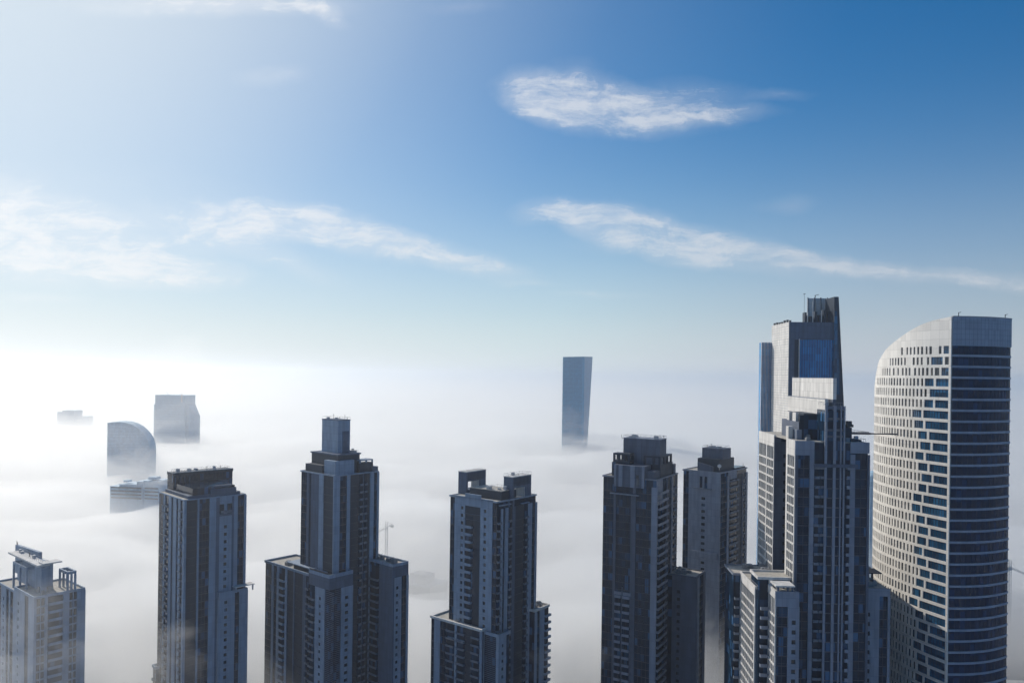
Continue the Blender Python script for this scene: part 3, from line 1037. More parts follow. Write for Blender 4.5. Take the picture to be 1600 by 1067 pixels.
# ================================================================== tower 7, the large near one
def tower_7():
    t = Tower('apartment_tower', 'largest apartment tower, with a sunlit left side and long pale crown walls', 'tower', 1244, 700, 274, -3, GRP)
    W_ = t.F(1356, 700)[0]
    zt = t.F(1250, 691)[1]
    D1, D2, D3 = t.R(1230, 720)[0], t.R(1211, 720)[0], t.R(1187, 700)[0]
    for a, b, x, xe in ((0, D1, 0, W_), (D1, D2, 5.5, 15), (D2, D3, 0, 15)):
        t.block(x, xe, a, b, zt)
    t.block(15, W_, D1, 17, zt)
    t.mb('roof', 'roof').box(.2, W_ - .2, .2, 16.8, zt, zt + .35)
    t.mb('roof', 'roof').box(.2, 14.8, 16.8, D3, zt, zt + .34)
    # front
    t.face('F', 0, 780, zt - 4.5, '1244 W 1246 g 1264 w 1271', ext=(.45, 0))
    t.strip(('F', 0), 'w', 0, t.F(1271, 780)[0], zt + .6, zt - 4.5, .45, 0)
    t.face('F', 0, 780, zt - 5, '1271 b 1280 b 1288', ext=(0, 0))
    t.face('F', 0, 780, zt - 4, '1320 B 1327 w 1335 g 1354 W 1356', ext=(0, .45))
    t.strip(('F', 0), 'w', t.F(1327, 780)[0], W_, zt + .4, zt - 3.5, 0, .45)
    zb1 = t.F(1300, 724)[1]
    t.fb(t.mb('cross_beam', 'wall_dim'), ('F', 0), t.F(1270, 726)[0], t.F(1337, 726)[0], 1.55, 2.3, zb1 - 1.2, zb1)
    # tall centre pier rising above the roof
    pa, pb = t.F(1288, 720, -1.2)[0], t.F(1319, 720, -1.2)[0]
    zc = t.F(1300, 634, -1.2)[1]
    t.block(pa, pb, -1.2, 7, zc - 1.5, zt - 60, 'glass', 'centre_bay')
    t.block(pa, pb, -1.2, 7, zt - 60, 0, 'glass', 'centre_bay')
    for px0, px1 in ((1288, 1291.5), (1301, 1305.5), (1312, 1314), (1317, 1319.5)):
        t.fb(t.mb('centre_pier', 'wall'), ('F', -1.2), t.F(px0, 720, -1.2)[0], t.F(px1, 720, -1.2)[0], -.3, .5, ZB, zc)
    t.fb(t.mb('centre_pier', 'wall_dim'), ('F', -1.2), pa, pb, -.3, .45, zc - 1.2, zc - .1)
    m = t.mb('facade_grid', 'slab')
    for z in t.floors(ZB, zt - 8):
        t.fb(m, ('F', -1.2), pa, pb, -.1, .2, z, z + .35)
    for z in (zc - 5, zc - 9, zt + 2):
        t.fb(m, ('F', -1.2), pa, pb, -.1, .3, z, z + .8)
    # sunlit left side: paler walls, the sunlight put into their colour
    lit_wall = 'light'
    t.strip(('L', 0), 'w', 0, D1, zt + .6, zt - 5, .0, .0, lit_wall)
    t.strip(('L', 0), 'h', .8, D1 - 1.6, zt - 5, ZB, 0, 0, lit_wall)
    t.strip(('L', 0), 'w', 0, .8, zt - 5, ZB, 0, 0, lit_wall)
    t.strip(('L', 0), 'w', D1 - 1.6, D1, zt - 5, ZB, 0, 0, lit_wall)
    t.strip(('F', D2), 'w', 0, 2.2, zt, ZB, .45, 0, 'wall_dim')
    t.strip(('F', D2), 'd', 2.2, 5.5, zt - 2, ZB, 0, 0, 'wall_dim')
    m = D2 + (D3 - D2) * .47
    t.strip(('L', 0), 'w', D2, D3, zt + .6, zt - 4, 0, 0, lit_wall)
    t.strip(('L', 0), 'h', D2 + .9, m - .6, zt - 4, ZB, 0, 0, lit_wall)
    t.strip(('L', 0), 'w', D2, D2 + .9, zt - 4, ZB, 0, 0, lit_wall)
    t.strip(('L', 0), 'w', m - .6, m + .6, zt - 4, ZB, 0, 0, lit_wall)
    t.strip(('L', 0), 'h', m + .6, D3 - .8, zt - 4, ZB, 0, 0, lit_wall)
    t.strip(('L', 0), 'w', D3 - .8, D3, zt - 4, ZB, 0, 0, lit_wall)
    # crown: plant box, two long pale walls running back, leaning strut
    bx, q = t.F(1248, 675, 9)[0], 9
    zb = t.F(1250, 659, q)[1]
    bx1 = t.F(1280, 675, q)[0]
    t.block(bx, bx1, q, 30, zb, zt, 'wall_dim', 'plant_room')
    t.fb(t.mb('plant_room_front', 'glass'), ('F', q), bx + .2, bx1, 0, .15, zt, zb + 2.5)
    t.block(bx + 2, bx1, q + 1, 29, zb + 3, zb, 'dark', 'plant_room_top')
    t.mb('roof_prop', 'light').box(bx + .1, bx + 1, 13, 17, zb, zb + 3.2).box(bx + .1, bx + 1, 21, 24, zb, zb + 3.2)

    def longwall(px0, px1, py0, py1, Yn, th):
        x = t.F(px1, py0, Yn)[0]
        y1 = t.R(px0, py0, x)[0]
        z1 = t.F(px1, py0, Yn)[1]
        z0 = t.F(px1, py1, Yn)[1]
        t.mb('crown_wall', 'light').box(x, x + th, Yn, y1, z0, z1)
        t.mb('crown_wall_edge', 'wall').box(x - .1, x + th + .1, Yn - .1, y1 + .1, z1, z1 + .2)
        return x, y1, z0, z1
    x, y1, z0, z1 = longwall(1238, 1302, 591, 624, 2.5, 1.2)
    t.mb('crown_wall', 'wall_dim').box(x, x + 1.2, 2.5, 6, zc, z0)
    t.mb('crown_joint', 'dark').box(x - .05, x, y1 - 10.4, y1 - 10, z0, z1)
    t.block(x + .2, x + 1.0, 4, y1 - 1, z0, zt, 'wall_dim', 'crown_screen')
    x2, y2, z02, z12 = longwall(1231, 1289, 624, 650, 3.5, 1.0)
    t.mb('crown_wall', 'light').hexa([(x2, 3.5, zt), (x2 + 1, 3.5, zt), (x2 + 1, 10, zt), (x2, 10, zt),
                                       (x2, 3.5, z02), (x2 + 1, 3.5, z02), (x2 + 1, 9, z02), (x2, 9, z02)])
    t.block(x2 + 1, x, 10, 32, z02, zt, 'dark', 'crown_core')
    # white stub and small units on the left roof edge
    t.mb('roof_stub', 'light').box(.6, 2.2, D1 + 1, D1 + 4, zt, t.F(1219, 666, D1)[1])
    t.mb('roof_stub', 'wall').box(2.6, 4.5, D1 - 2, D1 + 4, zt, t.F(1219, 670, D1)[1])
    t.clutter(1, 12, 2, 30, zt, 5)
    fittings(t, pb + .5, W_ - .5, .6, 12, zt + .4, 6, 3)
    fittings(t, pa + .4, pb - .4, -.6, 6.4, zc, 2, 2.5)
    t.block(t.F(1320, 680, 4)[0], t.F(1331, 680, 4)[0], 4, 14, t.F(1325, 668, 4)[1], zt, 'dark', 'roof_hut')
    t.block(t.F(1331, 686, 3)[0], W_ - 1, 3, 20, zt + 1.0, zt, 'dark', 'roof_deck')
    # lower left wings
    w0, w1 = t.F(1213, 940, -7)[0], t.F(1246, 940, -7)[0]
    zA = t.F(1230, 927, -7)[1]
    t.block(w0, w1, -7, 2, zA)
    t.strip(('F', -7), 'w', w0, w1, zA + .8, zA - 4.5, .45, .45)
    t.face('F', -7, 990, zA - 4.5, '1213 g 1230 w 1233 d 1246', ext=(.45, .45))
    t.strip(('L', w0), 'h', -6.5, 1.4, zA - 2, ZB, .45, .4, lit_wall)
    t.strip(('L', w0), 'w', -7, 2, zA + .8, zA - 2, 0, 0, lit_wall)
    t.strip(('L', w0), 'w', -7, -6.5, zA - 2, ZB, 0, 0, lit_wall)
    t.mb('roof', 'roof').box(w0, w1, -6.9, 2, zA, zA + .3)
    zS = t.F(1225, 914, -5)[1]
    t.mb('terrace_slab', 'light').box(w0 - .5, w1 - 1, -7.6, -1, zS, zS + .5)
    for xx in (w0 + .3, (w0 + w1) / 2, w1 - 2):
        t.mb('terrace_post', 'wall_dim').box(xx, xx + .6, -7.0, -6.4, zA, zS)
        t.mb('terrace_post', 'wall_dim').box(xx, xx + .6, -2, -1.4, zA, zS)
    v0 = t.F(1187, 940, 0)[0]
    zB_ = t.F(1200, 905, 2)[1]
    t.block(v0, 0, 2, 12, zB_)
    t.rims(v0, 0, 2, 12, zB_, 1.0, .5, 'light')
    t.strip(('F', 2), 'B', t.F(1186.5, 980, 2)[0], t.F(1200, 980, 2)[0], zB_ - 4)
    t.strip(('F', 2), 'w', t.F(1200, 980, 2)[0], t.F(1206, 980, 2)[0], zB_, ZB, 0, 0, 'light')
    u0 = t.F(1181, 940, 4)[0]
    uy = t.R(1158, 930, u0)[0]
    zC = t.F(1181, 920, 4)[1]
    t.block(u0, u0 + 7, 4, uy, zC)
    t.rims(u0, u0 + 7, 4, uy, zC, 1.0, .5, 'light')
    t.strip(('L', u0), 'h', 5.0, uy - .8, zC - 2.5, ZB, 0, 0, lit_wall)
    t.strip(('L', u0), 'w', 4, uy, zC, zC - 2.5, 0, 0, lit_wall)
    t.strip(('L', u0), 'w', 4, 5, zC - 2.5, ZB, 0, 0, lit_wall)
    t.strip(('L', u0), 'w', uy - .8, uy, zC - 2.5, ZB, 0, 0, lit_wall)
    t.strip(('F', 4), 'W', u0, u0 + 3, zC)
    s0 = u0 - 1.5
    zD = t.F(1155, 898, uy)[1]
    t.block(s0 - 1.5, 5, uy, uy + 14, zD, 0, 'glass', 'rear_wing_or_blocker')
    t.rims(s0 - 1.5, 5, uy, uy + 14, zD, .8, .5, 'wall')
    t.strip(('F', uy), 'b', s0 - 1.3, u0 - .5, zD - 3)
    t.clutter(u0 + 1, 2, uy, uy + 13, zD, 6)
    t.clutter(u0, u0 + 7, 5, uy, zC, 4)
    # arched rail on the wing roof
    m = t.mb('roof_rail', 'light')
    pts = [(u0 + .6, 5 + 9 * i / 8, zC + 1 + 2.2 * math.sin(math.pi * min(1, max(0, i / 8))) ** .5) for i in range(9)]
    for p, r_ in zip(pts, pts[1:]):
        m.bar(p, r_, .12, 5)
    # lower right wing
    r0, r1 = t.F(1351, 940, 5)[0], t.F(1388, 940, 5)[0]
    zR = t.F(1370, 921, 5)[1]
    t.block(W_ - 4, r1, 5, 22, zR)
    t.block(W_ - 4, r1, 22, 78, zR + 3, 0, 'glass', 'rear_wing_or_blocker')  # unseen block behind the wing, added to cast shadow on the cream tower
    t.rims(W_ - 4, r1, 22, 78, zR + 3)
    t.strip(('F', 5), 'w', r0, r1, zR + .5, zR - 2.2, 0, .45)
    t.face('F', 5, 980, zR - 2.2, '1351 d 1361 w 1373 g 1386 w 1388', ext=(0, .45))
    t.mb('roof', 'roof').box(r0, r1, 5.1, 19.8, zR, zR + .3)
    t.clutter(r0 + 1, r1, 6, 18, zR, 4)
    for p in ((r0 + 2, 16), (r1 - 1.5, 16)):
        t.mb('roof_frame', 'dark').box(p[0], p[0] + .6, p[1], p[1] + .6, zR, zR + 4)
    t.mb('roof_frame', 'dark').box(r0, r1 + .6, 12, 19, zR + 4, zR + 4.4)
    t.done(True)
    return t


T7 = tower_7()


def crane_on_roof():
    t7 = T7
    x0, z0 = t7.F(1326, 684, 8)
    e = t7.e
    wx, wy = t7.P[0] + x0 * e[0] - 8 * e[1], t7.P[1] + x0 * e[1] + 8 * e[0]
    zb = t7.F(1325, 668, 4)[1]
    r = empty('roof_crane', wx, wy, zb, 0, 'dark roof crane with a level boom reaching towards the cream office tower', 'crane')
    MB().box(-1.2, 1.2, -1.2, 1.2, 0, 1.0).box(-.8, .8, -.8, .8, 1.0, 2.2).build('base', M['steel'], r)
    tx, tz = ray(1402, 677)
    L_ = tx * wy - wx
    z = HC + ray(1330, 677)[1] * wy - zb
    b = MB()
    b.bar((-3, 0, z), (L_ * .45, 0, z), .36)
    b.bar((L_ * .45, 0, z), (L_, 0, z - .05), .24)
    b.bar((-3, .5, z + .6), (L_ * .42, .5, z + .6), .1)
    n = 12
    for i in range(n):
        x = -3 + (L_ * .42 + 3) * i / n
        x2 = -3 + (L_ * .42 + 3) * (i + 1) / n
        b.bar((x, 0, z), (x2, .5, z + .6), .07)
        b.bar((x2, 0, z), (x2, .5, z + .6), .07)
    b.build('boom', M['steel'], r)
    MB().box(-.4, .4, -.4, .4, 2.0, z + .5).build('mast', M['steel'], r)
    h = MB().bar((L_ - .4, 0, z), (L_ - .4, 0, z - 1.6), .07)
    h.bar((.0, 0, z + 1.6), (L_ * .4, 0, z + .6), .05).bar((0, 0, z), (0, 0, z + 1.7), .12)
    h.build('cable', M['steel'], r)


crane_on_roof()


# ================================================================== cream office tower on the right
def catmull(pts, step=1.0):
    P = [Vector(p) for p in pts]
    P = [P[0] * 2 - P[1]] + P + [P[-1] * 2 - P[-2]]
    out = []
    for i in range(1, len(P) - 2):
        n = max(2, int((P[i + 1] - P[i]).length / step))
        for k in range(n):
            u = k / n
            a, b, c, d = P[i - 1], P[i], P[i + 1], P[i + 2]
            out.append(.5 * ((2 * b) + (c - a) * u + (2 * a - 5 * b + 4 * c - d) * u * u + (3 * b - a - 3 * c + d) * u ** 3))
    out.append(P[-2])
    return out


class Curve:
    def __init__(s, pts, side):
        s.p = catmull(pts)
        s.side = side
        s.d = [0]
        for a, b in zip(s.p, s.p[1:]):
            s.d.append(s.d[-1] + (b - a).length)
        s.len = s.d[-1]

    def at(s, u, n=0.0):
        u = max(0, min(s.len, u))
        i = 0
        while i < len(s.d) - 2 and s.d[i + 1] < u:
            i += 1
        f = (u - s.d[i]) / (s.d[i + 1] - s.d[i])
        p = s.p[i].lerp(s.p[i + 1], f)
        t = (s.p[min(i + 2, len(s.p) - 1)] - s.p[max(i - 1, 0)]).normalized()
        nn = Vector((t.y, -t.x)) * s.side
        return p + nn * n

    def band(s, m, a, b, z0, z1, n0, n1, ztop=None, step=1.6):
        k = max(1, math.ceil((b - a) / step))
        for i in range(k):
            u, v = a + (b - a) * i / k, a + (b - a) * (i + 1) / k
            A, B, C_, D_ = s.at(u, n0), s.at(v, n0), s.at(v, n1), s.at(u, n1)
            za = z1 if ztop is None else min(z1, ztop(u))
            zb = z1 if ztop is None else min(z1, ztop(v))
            if max(za, zb) <= z0 + .02:
                continue
            q = [A, B, C_, D_]
            zz = [max(za, z0 + .01), max(zb, z0 + .01), max(zb, z0 + .01), max(za, z0 + .01)]
            if s.side < 0:
                q, zz = q[::-1], zz[::-1]
            m.prism([(p.x, p.y) for p in q], z0, zz)


def cream_tower():
    D, sc_ = 284.0, 1.114
    tx, tz = ray(1484, 800)
    cx, cyy = tx * D, D
    r = empty('office_tower', cx, cyy, 0, 0, 'tall cream office tower with a curved sunlit side, nearest the right edge', 'tower')
    K = lambda pts: [(a * sc_, b * sc_) for a, b in pts]
    left = K([(0, 0), (-4.2, 12), (-6.3, 24), (-6.1, 36.5), (-2.6, 47.5), (5.5, 57), (14, 63)])
    right = K([(0, 0), (7.7, .5), (14.7, 2.3), (21.5, 5.6), (24.2, 7.4)])
    LC, RC = Curve(left, -1), Curve(right, 1)
    fh = 4.06
    prof = [(1369, 600), (1370, 585), (1375, 563), (1385, 546), (1397, 535), (1410, 525), (1425, 515), (1440, 507), (1460, 500), (1484, 495)]

    smin = [None]

    def ztop(u):
        p = LC.at(u)
        X, Y = cx + p.x, cyy + p.y
        px = PX + F * X / Y
        # past the silhouette the parapet keeps falling
        if u > 44:
            return ztop(44) - (u - 44) * 1.2
        q = max(prof[0][0], min(prof[-1][0], px))
        for (a, ya), (b, yb) in zip(prof, prof[1:]):
            if q <= b:
                py = ya + (yb - ya) * (q - a) / (b - a)
                break
        return HC + ray(px, py)[1] * Y
    zt0 = ztop(0)
    z1 = HC + ray(1484, 540)[1] * D          # head of the first window row
    # core of glass
    back = K([(26, 30), (24, 62)])
    poly = [(p.x, p.y) for p in LC.p[::-1]] + [(p.x, p.y) for p in RC.p[1:]] + back
    n = len(LC.p)
    zl = [ztop(LC.d[n - 1 - i]) - .6 for i in range(n)] + [zt0 - .6] * (len(RC.p) - 1) + [zt0 - .6, ztop(50)]
    # wind it counter-clockwise
    area = sum(poly[i][0] * poly[(i + 1) % len(poly)][1] - poly[(i + 1) % len(poly)][0] * poly[i][1] for i in range(len(poly)))
    if area < 0:
        poly, zl = poly[::-1], zl[::-1]
    MB().prism(poly, 0, zl).build('core', M['dark'], r)
    wall = MB()
    shd = MB()
    bars = MB()
    wins = []
    cyc = [(3.2, 1.2), (2.6, 5.0), (4.0, 2.0), (6.3, 4.0), (9.0, 0), (6.6, 4.0), (11.8, 4.6), (10.8, 4.4), (9.0, 4.2), (7.4, 4.8)]
    cyc2 = [(9.0, 4.3), (10.6, 4.1), (8.6, 4.4), (7.2, 4.6), (9.4, 3.8), (11.2, 4.2), (12.2, 4.4), (9.8, 4.2), (8.0, 4.6)]
    row = 0
    z = z1
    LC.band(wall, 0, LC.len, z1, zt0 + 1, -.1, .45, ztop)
    while z > 70:
        zw0, zw1 = z - 2.95, z
        e, med = cyc[row] if row < len(cyc) else cyc2[(row * 1) % len(cyc2)]
        if row >= len(cyc):
            e += rnd.uniform(-.4, .4)
        op = [(0.9, e)]
        s = e + rnd.uniform(.7, 1.0)
        if med:
            op.append((s, s + med))
            s += med + .75
        s += rnd.uniform(0, .5)
        while s < LC.len - 2:
            w = 1.05 if s < 30 else .85
            w *= rnd.uniform(.82, 1.12)
            if row < 3 and rnd.random() < .22:
                s += 1.0
                continue
            op.append((s, s + w))
            s += 1.98
        op = [(a, b) for a, b in op if ztop(b) - 4.4 >= zw1]
        prev = 0.0
        for a, b in op:
            LC.band(wall, prev, a, zw0, zw1, -.1, .45, ztop)
            w = MB()
            LC.band(w, a, b, zw0, zw1, .02, .1)
            if b - a > 2:
                kk = int((b - a) / 1.35)
                for i_ in range(1, kk + 1):
                    u_ = a + (b - a) * i_ / (kk + 1)
                    LC.band(bars, u_ - .04, u_ + .04, zw0, zw1, .1, .2)
            wins.append(((b - a) > 2, zw1, w, 'ribbon' if (b - a) > 2 else 'pane'))
            prev = b
        LC.band(wall, prev, LC.len, zw0, zw1, -.1, .45, ztop)
        LC.band(wall, 0, LC.len, zw0 - (fh - 2.95), zw0, -.1, .45, ztop)
        # dark side: ribbon window and spandrel
        rb = MB()
        RC.band(rb, .3, RC.len, z - 3.22, z, -.05, .06)
        rb.build('window_band', M['navy'], r)
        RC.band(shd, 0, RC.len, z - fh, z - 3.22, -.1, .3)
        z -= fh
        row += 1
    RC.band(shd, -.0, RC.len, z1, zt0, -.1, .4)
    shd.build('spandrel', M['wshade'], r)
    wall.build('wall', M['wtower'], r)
    bars.build('glazing_bar', M['dark'], r)['kind'] = 'stuff'
    mu = MB()
    for i in range(15):
        u = .3 + i * (RC.len - .5) / 14
        RC.band(mu, u - .04, u + .04, 70, z1, 0, .14)
    mu.build('mullion', M['dark'], r)
    # panel joints on the crown band of the dark side
    j = MB()
    for i in range(1, 18):
        u = i * RC.len / 18
        RC.band(j, u - .04, u + .04, z1 + .2, zt0 - .3, .38, .42)
    for i in range(1, 5):
        RC.band(j, .1, RC.len, z1 + i * (zt0 - z1) / 5, z1 + i * (zt0 - z1) / 5 + .06, .38, .415)
    j.build('panel_joint', M['slab'], r)
    wins.sort(key=lambda w: (-w[0], -w[1]))
    big = [w for w in wins if w[0]][:60]
    small = [w for w in wins if not w[0]][:40]
    for w in big + small:
        w[2].build('window', M[w[3]], r)
    for q, name in (([w for w in wins if w[0]][60:], 'ribbon'), ([w for w in wins if not w[0]][40:], 'pane')):
        a = MB()
        for w in q:
            k = len(a.v)
            a.v += w[2].v
            a.f += [tuple(k + i for i in f) for f in w[2].f]
        if a.v:
            a.build('window', M[name], r)['kind'] = 'stuff'
    # parapet coping, mast stubs
    cp = MB()
    RC.band(cp, 0, RC.len, zt0, zt0 + .35, -.6, .5)
    cp.build('coping', M['metal'], r)
    am = MB()
    for u in (3.0, RC.len - 2.4):
        p = RC.at(u, -1)
        am.bar((p.x, p.y, zt0), (p.x, p.y, zt0 + 1.8), .15).bar((p.x, p.y, zt0 + 1.6), (p.x + .9, p.y, zt0 + 1.9), .1)
    am.build('aerial', M['steel'], r)


cream_tower()


# ================================================================== blue glass tower behind tower 7
def blue_tower():
    t = Tower('office_tower', 'blue glass and white office tower with leaning fin, behind the largest apartment tower', 'tower', 1233, 600, 430, -3, None, 3.8)
    zt = t.F(1240, 504)[1]
    dL = t.R(1206, 600)[0]
    xr = t.F(1308, 600)[0]
    t.block(0, xr, 0, dL, zt, 0, 'dark', 'core')
    # white panelled side with fine joints
    m = t.mb('side_panel', 'light')
    z = 140.0
    while z < zt:
        t.fb(m, ('L', 0), 0, dL, -.1, .5, z, min(z + 1.32, zt + .3))
        z += 1.45
    t.fb(t.mb('side_backing', 'wall'), ('L', 0), 0.02, dL, -.1, .42, 140, zt)
    # front: dark upper band, vertical strip, bright fins
    t.strip(('F', 0), 'W', 0, t.F(1241, 550)[0], zt + .3, 140, .5, 0)
    za, zb = t.F(1270, 531)[1], 130
    xa, xb = t.F(1249, 560)[0], t.F(1304, 560)[0]
    t.fb(t.mb('upper_panel', 'wall_dim'), ('F', 0), t.F(1241, 550)[0], xr, -.1, .4, za, zt + .3)
    t.fb(t.mb('window_field', 'blue'), ('F', 0), xa, xb, -.1, .3, zb, za)
    m = t.mb('window_fin', 'glass')
    n = 14
    for i in range(n + 1):
        x = xa + (xb - xa) * i / n
        t.fb(m, ('F', 0), x - .09, x + .09, .2, .42, zb, za)
    t.fb(t.mb('edge_fin', 'light'), ('F', 0), xa - .5, xa - .1, -.1, .8, zb, za + .5)
    # set-back wing on the left with pale vertical fins
    y0 = dL
    x0 = t.F(1189, 600, y0)[0]
    x1 = t.F(1206, 600, y0)[0]
    zw = t.F(1190, 535, y0)[1]
    t.block(x0, 0, y0, y0 + 5, zw, 0, 'blue', 'side_wing')
    m = t.mb('wing_fin', 'light')
    for i in range(8):
        x = x0 + (x1 - x0) * i / 7.5
        t.fb(m, ('F', y0), x - .09, x + .09, -.1, .5, 130, zw + .3)
    # leaning fin on the right
    tx0, tx1 = t.F(1302.5, 464)[0], t.F(1309.5, 464)[0]
    bz = 200.0
    zf = t.F(1306, 464)[1]
    p_bot = t.F(1321, 680)[0]
    m = t.mb('leaning_fin', 'dark')
    m.hexa([(xr - 1, -1, t.F(1300, 700)[1]), (p_bot, -1, t.F(1300, 700)[1]), (p_bot, 26, t.F(1300, 700)[1]), (xr - 1, 26, t.F(1300, 700)[1]),
            (tx0, -1, zf), (tx1, -1, zf), (tx1, 22, zf), (tx0, 22, zf)])
    t.block(xr - 1, p_bot, -1, 26, t.F(1300, 700)[1], 0, 'dark', 'lower_core')
    m = t.mb('fin_edge', 'ribbon')
    m.hexa([(xr - 3, -1.3, zt - 40), (p_bot - 3.5, -1.3, zt - 40), (p_bot - 3.5, -1.05, zt - 40), (xr - 3, -1.05, zt - 40),
            (tx0 + .3, -1.3, zf - 8), (tx0 + 1.5, -1.3, zf - 8), (tx0 + 1.5, -1.05, zf - 8), (tx0 + .3, -1.05, zf - 8)])
    # crown screen and plant
    ya = 13
    sx0, sx1 = t.F(1262, 480, ya)[0], t.F(1303, 480, ya)[0]
    zs = t.F(1270, 466, ya)[1]
    t.block(sx0, sx1, ya, ya + 1, zs, zt, 'light', 'roof_screen')
    m = t.mb('screen_post', 'wall_dim')
    for i in range(5):
        x = sx0 + (sx1 - sx0) * i / 4
        m.box(x - .2, x + .2, ya - .4, ya, zt, zs + .4)
    t.mb('screen_post', 'light').box(t.F(1296, 480, ya)[0], t.F(1303, 480, ya)[0], ya - .6, ya - .4, zt + 4, zs)
    for px, w, pt in ((1257.5, 2, 488), (1265, 3.2, 494), (1273, 2.6, 487), (1280, 3.6, 492), (1287, 3.0, 484), (1294, 4.0, 487), (1301, 4, 486)):
        x = t.F(px, 495, 4)[0]
        t.one('roof_unit', 'dark').box(x, x + w * .55, 4, 8, zt, t.F(px, pt, 4)[1])
        t.one('roof_unit', 'dark').box(x + w * .55, x + w, 5.5, 9, zt, t.F(px, pt + 5, 4)[1])
    m = t.mb('mast', 'light')
    for px, p0 in ((1262, 487), (1270, 470), (1283.5, 485)):
        x = t.F(px, 495, 2)[0]
        m.bar((x, 2, zt - .2), (x, 2, t.F(px, p0, 2)[1]), .28, 6)
    m = t.mb('aerial', 'steel')
    x = t.F(1273.5, 480, 6)[0]
    m.bar((x, 6, zt), (x, 6, t.F(1273, 461, 6)[1]), .22)
    m.bar((x, 6, t.F(1273, 462, 6)[1]), (x + 2, 6, t.F(1273, 460, 6)[1]), .15)
    x = t.F(1282, 480, 6)[0]
    m.bar((x + 1.2, 6, zt), (x, 6, t.F(1282, 465, 6)[1]), .25)
    x = t.F(1262, 480, 6)[0]
    m.bar((x, 12, zt), (x, 12, t.F(1262, 459, 12)[1]), .08)
    m.bar((x - .6, 12, t.F(1262, 460, 12)[1]), (x + .6, 12, t.F(1262, 459, 12)[1]), .18)
    # small coolers along the white roof edge
    for i in range(7):
        y = 2 + i * (dL - 4) / 6
        c = t.one('roof_unit', 'steel')
        h = rnd.uniform(.5, 1.6)
        c.box(.4, 1.3, y, y + 1.4, zt + .3, zt + .6 + h)
        c.box(.2, 1.6, y - .3, y + 1.7, zt + .6 + h, zt + .75 + h)
    t.done()


blue_tower()


# ================================================================== slim round-topped tower in the gap
def round_tower():
    D = 600
    tx, tz = ray(1367, 735)
    r = empty('round_tower', tx * D, D, 0, 0, 'slim pale round topped tower glimpsed in the gap left of the cream office tower', 'tower')
    R = 7.2
    zt = HC + tz * D
    m = MB()
    prof = [(R, 0), (R, zt - 6), (R * .96, zt - 4), (R * .8, zt - 2), (R * .5, zt - .6), (0.6, zt)]
    n = 28
    k = 0
    for ra, z in prof:
        for i in range(n):
            a = 2 * math.pi * i / n
            m.v.append((ra * math.cos(a), ra * math.sin(a), z))
    for j in range(len(prof) - 1):
        for i in range(n):
            q = (i + 1) % n
            m.f.append((j * n + i, j * n + q, (j + 1) * n + q, (j + 1) * n + i))
    m.f.append(tuple((len(prof) - 1) * n + i for i in range(n)))
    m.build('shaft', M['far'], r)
    c = MB()
    for i in range(18):
        a = 2 * math.pi * i / 18
        x, y = (R + .1) * math.cos(a), (R + .1) * math.sin(a)
        c.box(x - .3, x + .3, y - .3, y + .3, 60, zt - 13)
    c.build('column', M['farlight'], r)['kind'] = 'stuff'
    b = MB()
    for z in (zt - 13, zt - 8):
        b.prism([((R + .5) * math.cos(2 * math.pi * i / 24), (R + .5) * math.sin(2 * math.pi * i / 24)) for i in range(24)], z, z + .8)
    b.build('ring', M['farlight'], r)


round_tower()


# ================================================================== far towers out of the fog
def far_centre():
    t = Tower('far_tower', 'tapering glass tower standing alone in the fog at the centre of the horizon', 'tower', 912.5, 600, 1450, -22, None, 4)
    x0 = t.F(879, 600)[0]
    zt = t.F(895, 557)[1]
    d1, d0 = t.R(926, 557)[0], t.R(919, 675)[0]
    zm = t.R(919, 675)[1]
    k = (d1 - d0) / (zt - zm)
    db = d1 - k * (zt - 60)
    MB().prism([(x0, 0), (0, 0), (0, db), (x0, db)], 60, [zt - .8, zt, zt + 1, zt], [(x0, 0), (0, 0), (0, d1), (x0, d1)]).build('glazing', M['teal'], t.root)
    MB().prism([(x0, 0), (0, 0), (0, db), (x0, db)], 0, 60).build('base', M['teal'], t.root)
    m = MB()
    z = 100
    while z < zt - 2:
        dd = d1 - k * (zt - z)
        m.box(x0 - .3, .4, -.35, 0, z, z + .7)
        z += 8.2
    m.box(x0 * .5, x0 * .5 + .3, -.3, 0, 100, zt - 2)
    m.build('facade_grid', M['tealline'], t.root)
    for i in range(6):
        z = zt - 7 - i * 5.5
        MB().box(x0 * .82, x0 * .68, -.8, 0, z, z + .8).build('terrace', M['tealline'], t.root)
    k2 = MB()
    k2.hexa([(-2.2, -.5, 100), (.5, -.5, 100), (.5, 1, 100), (-2.2, 1, 100), (-4.2, -.5, zt), (.5, -.5, zt), (.5, 1, zt), (-4.2, 1, zt)])
    k2.build('edge_strip', M['tealline'], t.root)
    t.done()


